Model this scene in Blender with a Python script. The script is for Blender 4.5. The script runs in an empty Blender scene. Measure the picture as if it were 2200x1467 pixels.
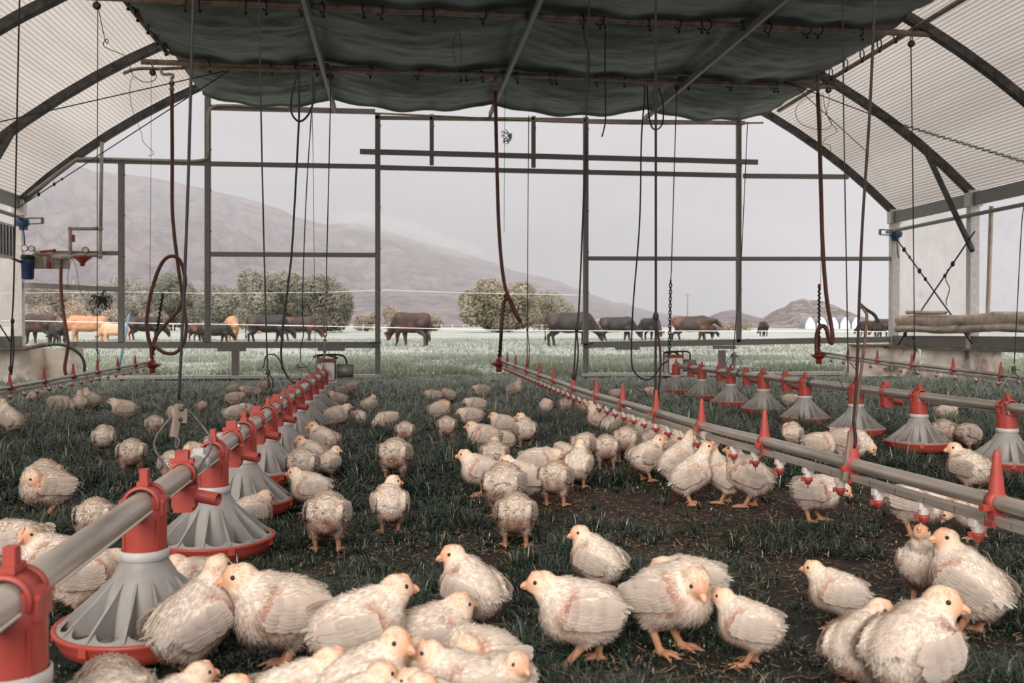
import bpy, math, random
import numpy as np
from mathutils import Vector, Matrix

sc = bpy.context.scene
COL = sc.collection
rng = np.random.default_rng(7)
random.seed(7)
pi = math.pi

# ------------------------------------------------------------------ camera, sky, sun, exposure
H = 0.72                                   # camera height
FPX = 1950.0                               # focal length in pixels of the 2200 x 1467 frame
TH = math.atan((1100 - 850) / FPX)         # yaw to the right of the shed's long axis
PH = math.atan((733.5 - 712) / FPX)        # small downward pitch
st, ct, sp, cp = math.sin(TH), math.cos(TH), math.sin(PH), math.cos(PH)
CAM = np.array([0.0, 0.0, H])
FW = np.array([st * cp, ct * cp, -sp]); RT = np.array([ct, -st, 0.0]); UP = np.array([st * sp, ct * sp, cp])

cam_d = bpy.data.cameras.new('camera'); cam = bpy.data.objects.new('camera', cam_d); COL.objects.link(cam)
cam_d.sensor_width = 36.0; cam_d.lens = FPX / 2200 * 36.0
cam_d.clip_start = 0.05; cam_d.clip_end = 8000
M = Matrix(((RT[0], UP[0], -FW[0], 0), (RT[1], UP[1], -FW[1], 0), (RT[2], UP[2], -FW[2], H), (0, 0, 0, 1)))
cam.matrix_world = M
cam_d.dof.use_dof = True; cam_d.dof.focus_distance = 4.0; cam_d.dof.aperture_fstop = 5.6
sc.camera = cam

def rgb(r, g, b):
    f = lambda c: (c / 255 / 12.92) if c / 255 <= .04045 else ((c / 255 + .055) / 1.055) ** 2.4
    return (f(r), f(g), f(b))

w = bpy.data.worlds.new('overcast_sky'); sc.world = w; w.use_nodes = True
nt = w.node_tree; nt.nodes.clear()
N = nt.nodes.new; L = nt.links.new
out = N('ShaderNodeOutputWorld'); bg = N('ShaderNodeBackground'); tc = N('ShaderNodeTexCoord')
sep = N('ShaderNodeSeparateXYZ'); ramp = N('ShaderNodeValToRGB')
L(tc.outputs['Generated'], sep.inputs[0]); L(sep.outputs['Z'], ramp.inputs['Fac'])
e = ramp.color_ramp.elements
e[0].position = 0.0; e[0].color = (.40, .393, .43, 1)
e[1].position = 1.0; e[1].color = (1.9, 1.82, 1.78, 1)
m1 = ramp.color_ramp.elements.new(.32); m1.color = (.40, .393, .43, 1)
m2 = ramp.color_ramp.elements.new(.55); m2.color = (1.25, 1.2, 1.19, 1)
mp = N('ShaderNodeMapping'); mp.inputs['Scale'].default_value = (1.0, 1.0, 3.2)
nz = N('ShaderNodeTexNoise'); nz.inputs['Scale'].default_value = 2.6; nz.inputs['Detail'].default_value = 4
nz.inputs['Roughness'].default_value = .45; nz.inputs['Distortion'].default_value = .6
L(tc.outputs['Generated'], mp.inputs[0]); L(mp.outputs[0], nz.inputs['Vector'])
mr = N('ShaderNodeMapRange'); mr.inputs['From Min'].default_value = .3; mr.inputs['From Max'].default_value = .7
mr.inputs['To Min'].default_value = .84; mr.inputs['To Max'].default_value = 1.1
L(nz.outputs['Fac'], mr.inputs['Value'])
mul = N('ShaderNodeMix'); mul.data_type = 'RGBA'; mul.blend_type = 'MULTIPLY'; mul.inputs['Factor'].default_value = 1
L(ramp.outputs[0], mul.inputs[6]); L(mr.outputs[0], mul.inputs[7])
rb = N('ShaderNodeMapRange'); rb.interpolation_type = 'SMOOTHSTEP'                # sky brightened behind the camera, added fill light for the chicks
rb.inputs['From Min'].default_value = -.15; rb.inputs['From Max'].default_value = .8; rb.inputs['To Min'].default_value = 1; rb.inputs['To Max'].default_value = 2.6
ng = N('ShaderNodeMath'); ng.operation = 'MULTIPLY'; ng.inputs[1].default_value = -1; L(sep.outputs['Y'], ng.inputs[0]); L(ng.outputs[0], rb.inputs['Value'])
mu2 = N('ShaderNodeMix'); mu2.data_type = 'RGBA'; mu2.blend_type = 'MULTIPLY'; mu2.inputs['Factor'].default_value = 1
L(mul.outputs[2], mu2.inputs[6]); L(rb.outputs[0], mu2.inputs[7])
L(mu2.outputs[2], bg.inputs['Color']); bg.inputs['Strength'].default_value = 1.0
L(bg.outputs[0], out.inputs['Surface'])

sun_d = bpy.data.lights.new('sun', 'SUN'); sun = bpy.data.objects.new('sun', sun_d); COL.objects.link(sun)
sun_d.energy = 2.2; sun_d.angle = math.radians(28); sun_d.color = (1.0, .93, .84)
sun.rotation_euler = Vector((.28, .82, -.38)).to_track_quat('-Z', 'Y').to_euler()   # soft, from behind the camera and a little left

vs = sc.view_settings
vs.view_transform = 'Standard'; vs.look = 'None'; vs.gamma = 1.0; vs.exposure = 0.17; vs.use_curve_mapping = False
cy = sc.cycles
cy.max_bounces = 8; cy.diffuse_bounces = 4; cy.glossy_bounces = 2; cy.transmission_bounces = 6; cy.transparent_max_bounces = 8
cy.caustics_reflective = False; cy.caustics_refractive = False; cy.sample_clamp_indirect = 6.0

# ------------------------------------------------------------------ placing things from the photograph
def ray(px, py):
    return FW + RT * ((px - 1100) / FPX) - UP * ((py - 733.5) / FPX)
def G(px, py, z=0.0):                      # point of the horizontal plane z
    d = ray(px, py); return CAM + d * ((z - H) / d[2])
def WY(px, py, Y):                         # point of the plane y = Y
    d = ray(px, py); return CAM + d * (Y / d[1])
def WX(px, py, X):                         # point of the plane x = X
    d = ray(px, py); return CAM + d * (X / d[0])
def DP(px, py, dist):
    d = ray(px, py); return CAM + d * dist
def heading(px, ang):                      # world yaw of something seen facing ang (0 right, 90 away, 180 left, 270 to us)
    d = ray(px, 712); f = math.atan2(d[1], d[0])
    return f - pi / 2 + math.radians(ang)

# ------------------------------------------------------------------ numpy noise
def _hash(ix, iy, seed):
    n = (ix.astype(np.int64) * 374761393 + iy.astype(np.int64) * 668265263 + seed * 974711) & 0x7fffffff
    n = ((n ^ (n >> 13)) * 1274126177) & 0x7fffffff
    return ((n ^ (n >> 16)) & 0xffff) / 65535.0
def vnoise(x, y, seed=0):
    x = np.asarray(x, float); y = np.asarray(y, float)
    ix = np.floor(x); iy = np.floor(y); fx = x - ix; fy = y - iy
    fx = fx * fx * (3 - 2 * fx); fy = fy * fy * (3 - 2 * fy)
    a = _hash(ix, iy, seed); b = _hash(ix + 1, iy, seed); c = _hash(ix, iy + 1, seed); d = _hash(ix + 1, iy + 1, seed)
    return (a * (1 - fx) + b * fx) * (1 - fy) + (c * (1 - fx) + d * fx) * fy
def fbm(x, y, oct=4, seed=0):
    s = 0; a = .5; t = 0
    for i in range(oct):
        s = s + a * vnoise(x * 2 ** i, y * 2 ** i, seed + i * 17); t += a; a *= .5
    return s / t
def sstep(a, b, x):
    t = np.clip((x - a) / (b - a), 0, 1); return t * t * (3 - 2 * t)

# ------------------------------------------------------------------ materials
MATS = {}
def mat(name, c1, c2=None, rough=.6, metal=0.0, scale=8.0, bump=0.0, bscale=None, detail=5, contrast=(.35, .65), spec=.4,
        c3=None, c3scale=3.0, c3range=(.55, .75), transl=0.0, clear=0.0, attr=False, coords='Object', stretch=None):
    m = bpy.data.materials.new(name); m.use_nodes = True
    nt = m.node_tree; nt.nodes.clear(); N = nt.nodes.new; L = nt.links.new
    out = N('ShaderNodeOutputMaterial'); b = N('ShaderNodeBsdfPrincipled')
    b.inputs['Roughness'].default_value = rough; b.inputs['Metallic'].default_value = metal
    b.inputs['Specular IOR Level'].default_value = spec
    tc = N('ShaderNodeTexCoord'); vec = tc.outputs[coords]
    if stretch:
        mp = N('ShaderNodeMapping'); mp.inputs['Scale'].default_value = stretch; L(vec, mp.inputs[0]); vec = mp.outputs[0]
    def noise(s, d=detail):
        n = N('ShaderNodeTexNoise'); n.inputs['Scale'].default_value = s; n.inputs['Detail'].default_value = d
        n.inputs['Roughness'].default_value = .6; L(vec, n.inputs['Vector']); return n.outputs['Fac']
    def rng_(sock, a, c):
        r = N('ShaderNodeMapRange'); r.inputs['From Min'].default_value = a; r.inputs['From Max'].default_value = c
        L(sock, r.inputs['Value']); return r.outputs[0]
    col = None
    if attr:
        at = N('ShaderNodeAttribute'); at.attribute_name = 'Col'; col = at.outputs['Color']
        if c2 is not None:
            mx = N('ShaderNodeMix'); mx.data_type = 'RGBA'; mx.blend_type = 'MULTIPLY'; L(rng_(noise(scale), *contrast), mx.inputs['Factor'])
            L(col, mx.inputs[6]); mx.inputs[7].default_value = (*c2, 1); col = mx.outputs[2]
    elif c2 is not None:
        mx = N('ShaderNodeMix'); mx.data_type = 'RGBA'; L(rng_(noise(scale), *contrast), mx.inputs['Factor'])
        mx.inputs[6].default_value = (*c1, 1); mx.inputs[7].default_value = (*c2, 1); col = mx.outputs[2]
    if c3 is not None and col is not None:
        mx = N('ShaderNodeMix'); mx.data_type = 'RGBA'; L(rng_(noise(c3scale, 8), *c3range), mx.inputs['Factor'])
        L(col, mx.inputs[6]); mx.inputs[7].default_value = (*c3, 1); col = mx.outputs[2]
    if col is None: b.inputs['Base Color'].default_value = (*c1, 1)
    else: L(col, b.inputs['Base Color'])
    if bump:
        bp = N('ShaderNodeBump'); bp.inputs['Strength'].default_value = bump; bp.inputs['Distance'].default_value = .01
        L(noise(bscale or scale * 3, 6), bp.inputs['Height']); L(bp.outputs[0], b.inputs['Normal'])
    sh = b.outputs[0]
    if transl:
        tr = N('ShaderNodeBsdfTranslucent'); ms = N('ShaderNodeMixShader'); ms.inputs[0].default_value = transl
        if col is None: tr.inputs['Color'].default_value = (*c1, 1)
        else: L(col, tr.inputs['Color'])
        L(sh, ms.inputs[1]); L(tr.outputs[0], ms.inputs[2]); sh = ms.outputs[0]
    if clear:
        tp = N('ShaderNodeBsdfTransparent'); ms = N('ShaderNodeMixShader'); ms.inputs[0].default_value = clear
        L(sh, ms.inputs[1]); L(tp.outputs[0], ms.inputs[2]); sh = ms.outputs[0]
    L(sh, out.inputs['Surface'])
    MATS[name] = m
    return m

# ------------------------------------------------------------------ mesh tools
def mesh_np(name, V, quads=None, tris=None, col=None, smooth=True, extra=None):
    me = bpy.data.meshes.new(name)
    V = np.asarray(V, np.float32)
    q = np.asarray(quads, np.int32).reshape(-1, 4) if quads is not None else np.zeros((0, 4), np.int32)
    t = np.asarray(tris, np.int32).reshape(-1, 3) if tris is not None else np.zeros((0, 3), np.int32)
    me.vertices.add(len(V)); me.vertices.foreach_set('co', V.ravel())
    li = np.concatenate([q.ravel(), t.ravel()])
    me.loops.add(len(li)); me.loops.foreach_set('vertex_index', li)
    me.polygons.add(len(q) + len(t))
    ls = np.concatenate([np.arange(len(q)) * 4, len(q) * 4 + np.arange(len(t)) * 3]).astype(np.int32)
    lt = np.concatenate([np.full(len(q), 4), np.full(len(t), 3)]).astype(np.int32)
    me.polygons.foreach_set('loop_start', ls); me.polygons.foreach_set('loop_total', lt)
    if smooth: me.polygons.foreach_set('use_smooth', np.ones(len(q) + len(t), bool))
    me.update(calc_edges=True)
    if col is not None:
        a = me.color_attributes.new('Col', 'FLOAT_COLOR', 'POINT')
        c = np.ones((len(V), 4), np.float32); c[:, :3] = col; a.data.foreach_set('color', c.ravel())
    if extra is not None:
        for k, v in extra.items():
            a = me.attributes.new(k, 'FLOAT', 'POINT'); a.data.foreach_set('value', np.asarray(v, np.float32))
    me.validate()
    return me

def frame_of(d):
    d = np.asarray(d, float); d = d / np.linalg.norm(d)
    a = np.array([0, 0, 1.0]) if abs(d[2]) < .9 else np.array([1.0, 0, 0])
    u = np.cross(a, d); u /= np.linalg.norm(u); v = np.cross(d, u)
    return d, u, v

class MB:
    """collects shapes (world or local coordinates) and links them as ONE mesh object"""
    def __init__(s): s.V = []; s.F = []; s.S = []; s.n = 0
    def add(s, V, F, smooth=False):
        V = np.asarray(V, float).reshape(-1, 3)
        s.V.append(V); s.F += [tuple(int(i) + s.n for i in f) for f in F]; s.S += [smooth] * len(F); s.n += len(V); return s
    def box(s, c, size, rot=None):
        x, y, z = np.array(size) / 2
        P = np.array([[-x, -y, -z], [x, -y, -z], [x, y, -z], [-x, y, -z], [-x, -y, z], [x, -y, z], [x, y, z], [-x, y, z]])
        if rot is not None: P = P @ np.array(rot).T
        return s.add(P + np.array(c), [(3, 2, 1, 0), (4, 5, 6, 7), (0, 1, 5, 4), (1, 2, 6, 5), (2, 3, 7, 6), (3, 0, 4, 7)])
    def bbox(s, c, size, bev=.15, rot=None):          # box with chamfered edges along its longest axis
        ax = int(np.argmax(size)); o = [i for i in range(3) if i != ax]
        a, b = size[o[0]] / 2, size[o[1]] / 2; k = bev * min(a, b)
        prof = [(-a + k, -b), (a - k, -b), (a, -b + k), (a, b - k), (a - k, b), (-a + k, b), (-a, b - k), (-a, -b + k)]
        P = []
        for e in (-size[ax] / 2, size[ax] / 2):
            for p in prof:
                v = [0, 0, 0]; v[ax] = e; v[o[0]] = p[0]; v[o[1]] = p[1]; P.append(v)
        P = np.array(P)
        if rot is not None: P = P @ np.array(rot).T
        F = [tuple(range(8))[::-1], tuple(range(8, 16))] + [(i, (i + 1) % 8, 8 + (i + 1) % 8, 8 + i) for i in range(8)]
        return s.add(P + np.array(c), F)
    def bar(s, a, b, wdt, hgt, up=(0, 0, 1), bev=.12):          # chamfered rectangular bar between two points
        a = np.asarray(a, float); b = np.asarray(b, float); d = b - a; ln = np.linalg.norm(d); d /= ln
        up = np.asarray(up, float)
        u = np.cross(up, d)
        if np.linalg.norm(u) < 1e-6: u = np.cross((1, 0, 0), d)
        u /= np.linalg.norm(u); v = np.cross(d, u)
        x, y = wdt / 2, hgt / 2; k = bev * min(x, y)
        prof = [(-x + k, -y), (x - k, -y), (x, -y + k), (x, y - k), (x - k, y), (-x + k, y), (-x, y - k), (-x, -y + k)]
        P = [a + u * p + v * q for p, q in prof] + [b + u * p + v * q for p, q in prof]
        F = [tuple(range(8))[::-1], tuple(range(8, 16))] + [(i, (i + 1) % 8, 8 + (i + 1) % 8, 8 + i) for i in range(8)]
        return s.add(P, F)
    def tube(s, pts, r, n=8, caps=True, square=None):
        pts = np.asarray(pts, float); m = len(pts)
        r = np.full(m, r) if np.isscalar(r) else np.asarray(r, float)
        d0, u, v = frame_of(pts[1] - pts[0]); V = []
        for i in range(m):
            t = pts[min(i + 1, m - 1)] - pts[max(i - 1, 0)]; t = t / (np.linalg.norm(t) + 1e-12)
            u = u - t * np.dot(u, t); nu = np.linalg.norm(u)
            if nu < 1e-6: _, u, v = frame_of(t)
            else: u /= nu; v = np.cross(t, u)
            for k in range(n):
                a = 2 * pi * k / n
                V.append(pts[i] + (u * math.cos(a) + v * math.sin(a)) * r[i])
        F = [(i * n + k, i * n + (k + 1) % n, (i + 1) * n + (k + 1) % n, (i + 1) * n + k) for i in range(m - 1) for k in range(n)]
        s.add(V, F, True)
        if caps:
            s.F += [tuple(s.n - m * n + k for k in range(n))[::-1], tuple(s.n - n + k for k in range(n))]; s.S += [False, False]
        return s
    def lathe(s, prof, c=(0, 0, 0), n=24, axis=None, smooth=True, a0=0.0, a1=2 * pi):
        full = abs(a1 - a0 - 2 * pi) < 1e-6; k = n if full else n + 1
        V = []
        for r, z in prof:
            for i in range(k):
                a = a0 + (a1 - a0) * i / n; V.append((r * math.cos(a), r * math.sin(a), z))
        V = np.array(V)
        if axis is not None:
            d, u, v = frame_of(axis); V = V[:, :1] * u + V[:, 1:2] * v + V[:, 2:] * d
        m = len(prof)
        F = [(i * k + j, i * k + (j + 1) % k, (i + 1) * k + (j + 1) % k, (i + 1) * k + j) for i in range(m - 1) for j in range(n)]
        return s.add(V + np.array(c), F, smooth)
    def ball(s, c, r, n=10, m=6, sc=(1, 1, 1)):
        prof = [(math.sin(pi * i / m) * r + 1e-6, -math.cos(pi * i / m) * r) for i in range(m + 1)]
        b = MB().lathe(prof, (0, 0, 0), n); V = np.concatenate(b.V) * np.array(sc) + np.array(c)
        return s.add(V, b.F, True)
    def torus(s, c, R, r, axis=(0, 0, 1), n=14, m=6, sc=(1, 1)):
        d, u, v = frame_of(axis)
        pts = [np.array(c) + u * math.cos(2 * pi * i / n) * R * sc[0] + v * math.sin(2 * pi * i / n) * R * sc[1] for i in range(n + 1)]
        return s.tube(pts, r, m, caps=False)
    def sheet(s, grid, smooth=True, thick=0.0):
        g = np.asarray(grid, float); a, b = g.shape[:2]
        F = [(i * b + j, (i + 1) * b + j, (i + 1) * b + j + 1, i * b + j + 1) for i in range(a - 1) for j in range(b - 1)]
        return s.add(g.reshape(-1, 3), F, smooth)
    def build(s, name, m, parent=None, loc=None):
        V = np.concatenate(s.V)
        off = np.zeros(3)
        if parent is not None: off = np.array(parent.get('_o', (0, 0, 0)))
        o_loc = np.zeros(3)
        if loc is not None: o_loc = np.array(loc, float) - off
        me = bpy.data.meshes.new(name)
        me.from_pydata([tuple(v) for v in (V - off - o_loc)], [], s.F)
        me.polygons.foreach_set('use_smooth', s.S); me.update()
        me.materials.append(m if not isinstance(m, str) else MATS[m])
        o = bpy.data.objects.new(name, me); COL.objects.link(o)
        o.location = o_loc
        if parent is not None: o.parent = parent
        return o

def tag(o, label=None, cat=None, group=None, kind=None):
    if label: o['label'] = label
    if cat: o['category'] = cat
    if group: o['group'] = group
    if kind: o['kind'] = kind
    return o
def thing(name, label, cat, loc=(0, 0, 0), group=None, kind=None):
    o = bpy.data.objects.new(name, None); COL.objects.link(o); o.location = loc; o.empty_display_size = .05
    o['_o'] = [float(x) for x in loc]
    return tag(o, label, cat, group, kind)
def linkmesh(name, me, m, parent=None):
    if m is not None:
        me.materials.clear(); me.materials.append(m if not isinstance(m, str) else MATS[m])
    o = bpy.data.objects.new(name, me); COL.objects.link(o)
    if parent is not None: o.parent = parent
    return o
KIDS = {}
def copy_tree(o, parent=None):
    c = o.copy(); COL.objects.link(c)
    if parent is not None: c.parent = parent
    for ch in list(o.children): copy_tree(ch, c)
    return c
def one(mb, name, m, label, cat, group=None, kind=None):       # a thing that is a single mesh, origin at its lowest point
    V = np.concatenate(mb.V); lo = V[np.argmin(V[:, 2])]
    return tag(mb.build(name, m, None, lo), label, cat, group, kind)

def smooth_path(pts, k=8):                                      # Catmull-Rom
    P = [np.asarray(p, float) for p in pts]
    P = [2 * P[0] - P[1]] + P + [2 * P[-1] - P[-2]]
    o = []
    for i in range(1, len(P) - 2):
        for j in range(k):
            t = j / k
            o.append(.5 * (2 * P[i] + (P[i + 1] - P[i - 1]) * t + (2 * P[i - 1] - 5 * P[i] + 4 * P[i + 1] - P[i + 2]) * t * t
                           + (3 * P[i] - P[i - 1] - 3 * P[i + 1] + P[i + 2]) * t ** 3))
    o.append(P[-2]); return np.array(o)

# ------------------------------------------------------------------ implicit bodies
def s_cone(P, a, b, ra, rb):
    a = np.asarray(a, float); b = np.asarray(b, float); ba = b - a
    h = np.clip(((P - a) @ ba) / max(ba @ ba, 1e-12), 0, 1)
    return np.linalg.norm(P - a - h[:, None] * ba, axis=1) - (ra + (rb - ra) * h)
def s_ell(P, c, r, R=None):
    q = P - np.asarray(c, float)
    if R is not None: q = q @ R
    r = np.asarray(r, float)
    k0 = np.linalg.norm(q / r, axis=1); k1 = np.linalg.norm(q / (r * r), axis=1) + 1e-9
    return k0 * (k0 - 1) / k1
def smin(a, b, k):
    h = np.clip(.5 + .5 * (b - a) / k, 0, 1); return b + (a - b) * h - k * h * (1 - h)
def rotm(yaw, pitch, roll=0.0):                                 # columns: forward, left, up
    return np.array((Matrix.Rotation(yaw, 3, 'Z') @ Matrix.Rotation(-pitch, 3, 'Y') @ Matrix.Rotation(roll, 3, 'X')))
def surface_nets(fn, lo, hi, h):
    lo = np.asarray(lo, float); n = np.ceil((np.asarray(hi) - lo) / h).astype(int) + 1
    ax = [lo[i] + h * np.arange(n[i]) for i in range(3)]
    X, Y, Z = np.meshgrid(*ax, indexing='ij')
    F = fn(np.stack([X.ravel(), Y.ravel(), Z.ravel()], 1)).reshape(n)
    S = F < 0
    c = n - 1
    pos = np.zeros((*c, 3)); cnt = np.zeros(c)
    sl = lambda d: tuple(slice(d[i], d[i] + c[i]) for i in range(3))
    cor = [(i, j, k) for i in (0, 1) for j in (0, 1) for k in (0, 1)]
    for a in cor:
        for k in range(3):
            if a[k]: continue
            b = list(a); b[k] = 1
            fa, fb = F[sl(a)], F[sl(b)]
            m = S[sl(a)] != S[sl(b)]
            t = np.where(m, fa / np.where(m, fa - fb, 1), 0)
            for q in range(3):
                pos[..., q] += np.where(m, a[q] + (t if q == k else 0), 0)
            cnt += m
    act = cnt > 0
    idx = -np.ones(c, int); idx[act] = np.arange(act.sum())
    base = np.stack(np.nonzero(act), 1)
    V = lo + h * (base + pos[act] / cnt[act][:, None])
    Q = []
    for k in range(3):
        o1, o2 = (k + 1) % 3, (k + 2) % 3
        d = [0, 0, 0]; d[k] = 1
        A = S[tuple(slice(0, n[i] - d[i]) for i in range(3))]; B = S[tuple(slice(d[i], n[i]) for i in range(3))]
        I = np.stack(np.nonzero(A != B), 1)
        I = I[(I[:, o1] > 0) & (I[:, o2] > 0) & (I[:, o1] < c[o1]) & (I[:, o2] < c[o2])]
        def cell(a, b):
            J = I.copy(); J[:, o1] -= a; J[:, o2] -= b; return idx[J[:, 0], J[:, 1], J[:, 2]]
        q = np.stack([cell(1, 1), cell(0, 1), cell(0, 0), cell(1, 0)], 1)
        inside = A[I[:, 0], I[:, 1], I[:, 2]]
        q[~inside] = q[~inside][:, ::-1]
        Q.append(q)
    return V, np.concatenate(Q)
def vnormals(V, Q):
    n = np.cross(V[Q[:, 2]] - V[Q[:, 0]], V[Q[:, 3]] - V[Q[:, 1]])
    o = np.zeros_like(V)
    for k in range(4): np.add.at(o, Q[:, k], n)
    return o / (np.linalg.norm(o, axis=1)[:, None] + 1e-12)

# ------------------------------------------------------------------ materials in use
mat('galvanised_steel', rgb(138, 134, 128), rgb(122, 118, 112), .5, .4, 40, .02, c3=rgb(118, 102, 88), c3scale=9, c3range=(.6, .85))
mat('pipe_steel', rgb(192, 185, 175), rgb(166, 158, 147), .36, .5, 26, .03, c3=rgb(116, 98, 82), c3scale=14, c3range=(.58, .8), stretch=(1, .12, 1))
mat('dark_steel', rgb(96, 93, 90), rgb(58, 56, 54), .55, .5, 12, .06)
mat('white_steel', rgb(214, 208, 204), rgb(192, 186, 180), .55, .1, 18, .02, c3=rgb(150, 132, 118), c3scale=6, c3range=(.64, .85))
mat('rust_pipe', rgb(166, 144, 126), rgb(118, 98, 84), .65, .2, 9, .1)
mat('shade_cloth', rgb(96, 104, 100), rgb(72, 81, 78), .5, 0, 3.2, .7, bscale=8, c3=rgb(92, 84, 72), c3scale=.35, c3range=(.62, .8), stretch=(.8, 1.6, 1))
mat('red_plastic', rgb(170, 72, 60), rgb(150, 60, 52), .42, 0, 7, .05, c3=rgb(150, 84, 66), c3scale=9, c3range=(.62, .85))
mat('red_dark_plastic', rgb(156, 54, 46), rgb(136, 46, 40), .45, 0, 8, .04)
mat('grey_plastic', rgb(150, 146, 142), rgb(128, 123, 118), .5, 0, 9, .05, c3=rgb(104, 90, 78), c3scale=7, c3range=(.6, .85))
mat('pale_plastic', rgb(190, 188, 184), rgb(170, 166, 160), .45, 0, 8)
mat('white_plastic', rgb(222, 214, 206), rgb(198, 188, 178), .4, 0, 8)
mat('black_rubber', rgb(28, 27, 27), rgb(40, 38, 37), .6, 0, 20)
mat('wire_dark', rgb(62, 57, 54), rgb(44, 40, 38), .6, .3, 30)
mat('wire_steel', rgb(128, 124, 120), rgb(90, 86, 82), .45, .7, 30)
mat('brown_rope', rgb(122, 98, 78), rgb(78, 62, 52), .85, 0, 60, .3)
mat('red_rope', rgb(62, 46, 42), rgb(44, 34, 32), .85, 0, 60, .3)
mat('brown_hose', rgb(116, 68, 50), rgb(88, 50, 38), .42, 0, 8)
mat('green_hose', rgb(44, 62, 54), rgb(34, 46, 42), .4, 0, 8)
mat('blue_plastic', rgb(44, 72, 112), rgb(34, 56, 92), .35, 0, 5)
mat('blue_paint', rgb(58, 96, 128), rgb(40, 66, 94), .5, 0, 8)
mat('fence_blue', rgb(104, 146, 164), rgb(84, 126, 146), .5, 0, 8)
mat('old_pvc', rgb(196, 186, 174), rgb(158, 146, 132), .5, 0, 6)
mat('canvas', rgb(232, 220, 206), rgb(214, 198, 182), .85, 0, 3.0, .3, bscale=14, c3=rgb(128, 100, 80), c3scale=2.2, c3range=(.55, .72), transl=.62)
mat('rolled_canvas', rgb(214, 200, 184), rgb(180, 164, 148), .9, 0, 9, .9, bscale=16, c3=rgb(140, 118, 98), c3scale=3, c3range=(.55, .78))
mat('side_plastic', rgb(238, 230, 222), rgb(222, 212, 202), .5, 0, 3, .08, bscale=40, c3=rgb(140, 112, 92), c3scale=1.9, c3range=(.6, .8), transl=.75, clear=.42)
mat('clear_plastic', rgb(222, 220, 222), rgb(212, 208, 210), .45, 0, 5, .05, bscale=40, transl=.8, clear=.62)
mat('roof_plastic', rgb(184, 178, 172), rgb(168, 161, 154), .45, 0, 1.2, 0, transl=.72, stretch=(1, .15, 1))
mat('ground_soil', None, rgb(150, 140, 130), .95, 0, 30, .8, bscale=70, attr=True)
mat('white_paint', rgb(214, 212, 212), rgb(198, 196, 196), .5, 0, 4)
mat('slate_roof', rgb(128, 128, 134), rgb(112, 112, 118), .7, 0, 3)
mat('board', rgb(196, 182, 170), rgb(160, 146, 134), .8, 0, 6)
mat('weathered_wood', rgb(150, 136, 122), rgb(100, 88, 78), .85, 0, 9, .2, stretch=(4, 4, .4))
mat('gauge_face', rgb(222, 218, 212), None, .3)
mat('white_rope', rgb(226, 222, 220), None, .7)
mat('feed_pellets', rgb(196, 152, 112), rgb(140, 100, 70), .9, 0, 200, .8)

# ------------------------------------------------------------------ ground and field
YW = 13.7
XL, XR = -5.32, 7.95
XC, ARC_R, ARC_Z = 1.36, 9.63, -4.36
def arc_z(X): return ARC_Z + np.sqrt(np.maximum(ARC_R ** 2 - (X - XC) ** 2, 0))
def field_z(x, y):
    d = np.hypot(x, y)
    return np.interp(d, [0, 14.5, 36, 50, 85, 160, 260, 420, 900], [0, 0, .14, .18, .3, .85, 1.5, 2.4, 5])

PATCH = [(1330, 1075, .55, 1.), (1480, 1130, .7, .9), (1620, 1180, .7, .95), (1790, 1215, .6, .8), (1900, 1180, .6, .8), (1300, 1180, .4, .5), (1090, 1180, .28, .9),
         (960, 1145, .25, .8), (1420, 1440, .2, .9), (1330, 1260, .3, .55), (700, 1240, .22, .6), (780, 1165, .25, .6), (70, 1080, .3, .6), (870, 965, .25, .7), (650, 1190, .25, .7),
         (1450, 1000, .5, .6), (1700, 1060, .5, .75), (1960, 1120, .4, .6), (2120, 1330, .3, .6), (1280, 1010, .4, .8), (620, 870, .3, .5), (100, 1300, .25, .6), (1750, 1420, .25, .5), (560, 1330, .2, .5)]
PG = [(G(px, py), r, s) for px, py, r, s in PATCH]
def dirt_mask(x, y):
    m = np.zeros_like(x)
    j = fbm(x * 3.1, y * 3.1, 4, 5) - .5
    for p, r, s in PG:
        d = np.hypot((x - p[0]) / 1.25, y - p[1]) / r + j * 1.5
        m = np.maximum(m, s * (1 - sstep(.6, 1.15, d)))
    m = np.maximum(m, .6 * sstep(.64, .74, fbm(x * 1.3, y * 1.3, 4, 11)))
    return m
gx = np.concatenate([np.arange(-9, -4, .25), np.arange(-4, 8, .05), np.arange(8, 13, .25)]); gy = np.concatenate([np.arange(-4, .6, .2), np.arange(.6, 9, .045), np.arange(9, 15.61, .12)])
GX, GY = np.meshgrid(gx, gy, indexing='ij')
gz = (fbm(GX * 9, GY * 9, 3, 3) - .5) * .014 - .006
V = np.stack([GX, GY, gz], -1).reshape(-1, 3)
a, b = GX.shape; ii = np.arange(a * b).reshape(a, b)
Q = np.stack([ii[:-1, :-1], ii[1:, :-1], ii[1:, 1:], ii[:-1, 1:]], -1).reshape(-1, 4)
dm = dirt_mask(GX.ravel(), GY.ravel())[:, None]
fine = fbm(GX.ravel() * 14, GY.ravel() * 14, 3, 23)[:, None]
soil = np.array(rgb(55, 41, 33)) * (.55 + .9 * fine); thatch = np.array(rgb(34, 40, 33)) * (.6 + .8 * fine)
outside = sstep(YW + .2, YW + 1.4, V[:, 1])[:, None]
gc = soil * dm + thatch * (1 - dm)
daylit = .6 * sstep(7.5, 13, V[:, 1])[:, None]; gc = gc * (1 - daylit) + np.array(rgb(120, 126, 110)) * daylit  # paler toward the end wall: incoming daylight painted into the ground colour
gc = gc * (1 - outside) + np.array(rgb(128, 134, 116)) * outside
tag(linkmesh('ground', mesh_np('ground', V, Q, col=gc), 'ground_soil'), kind='structure')

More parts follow.
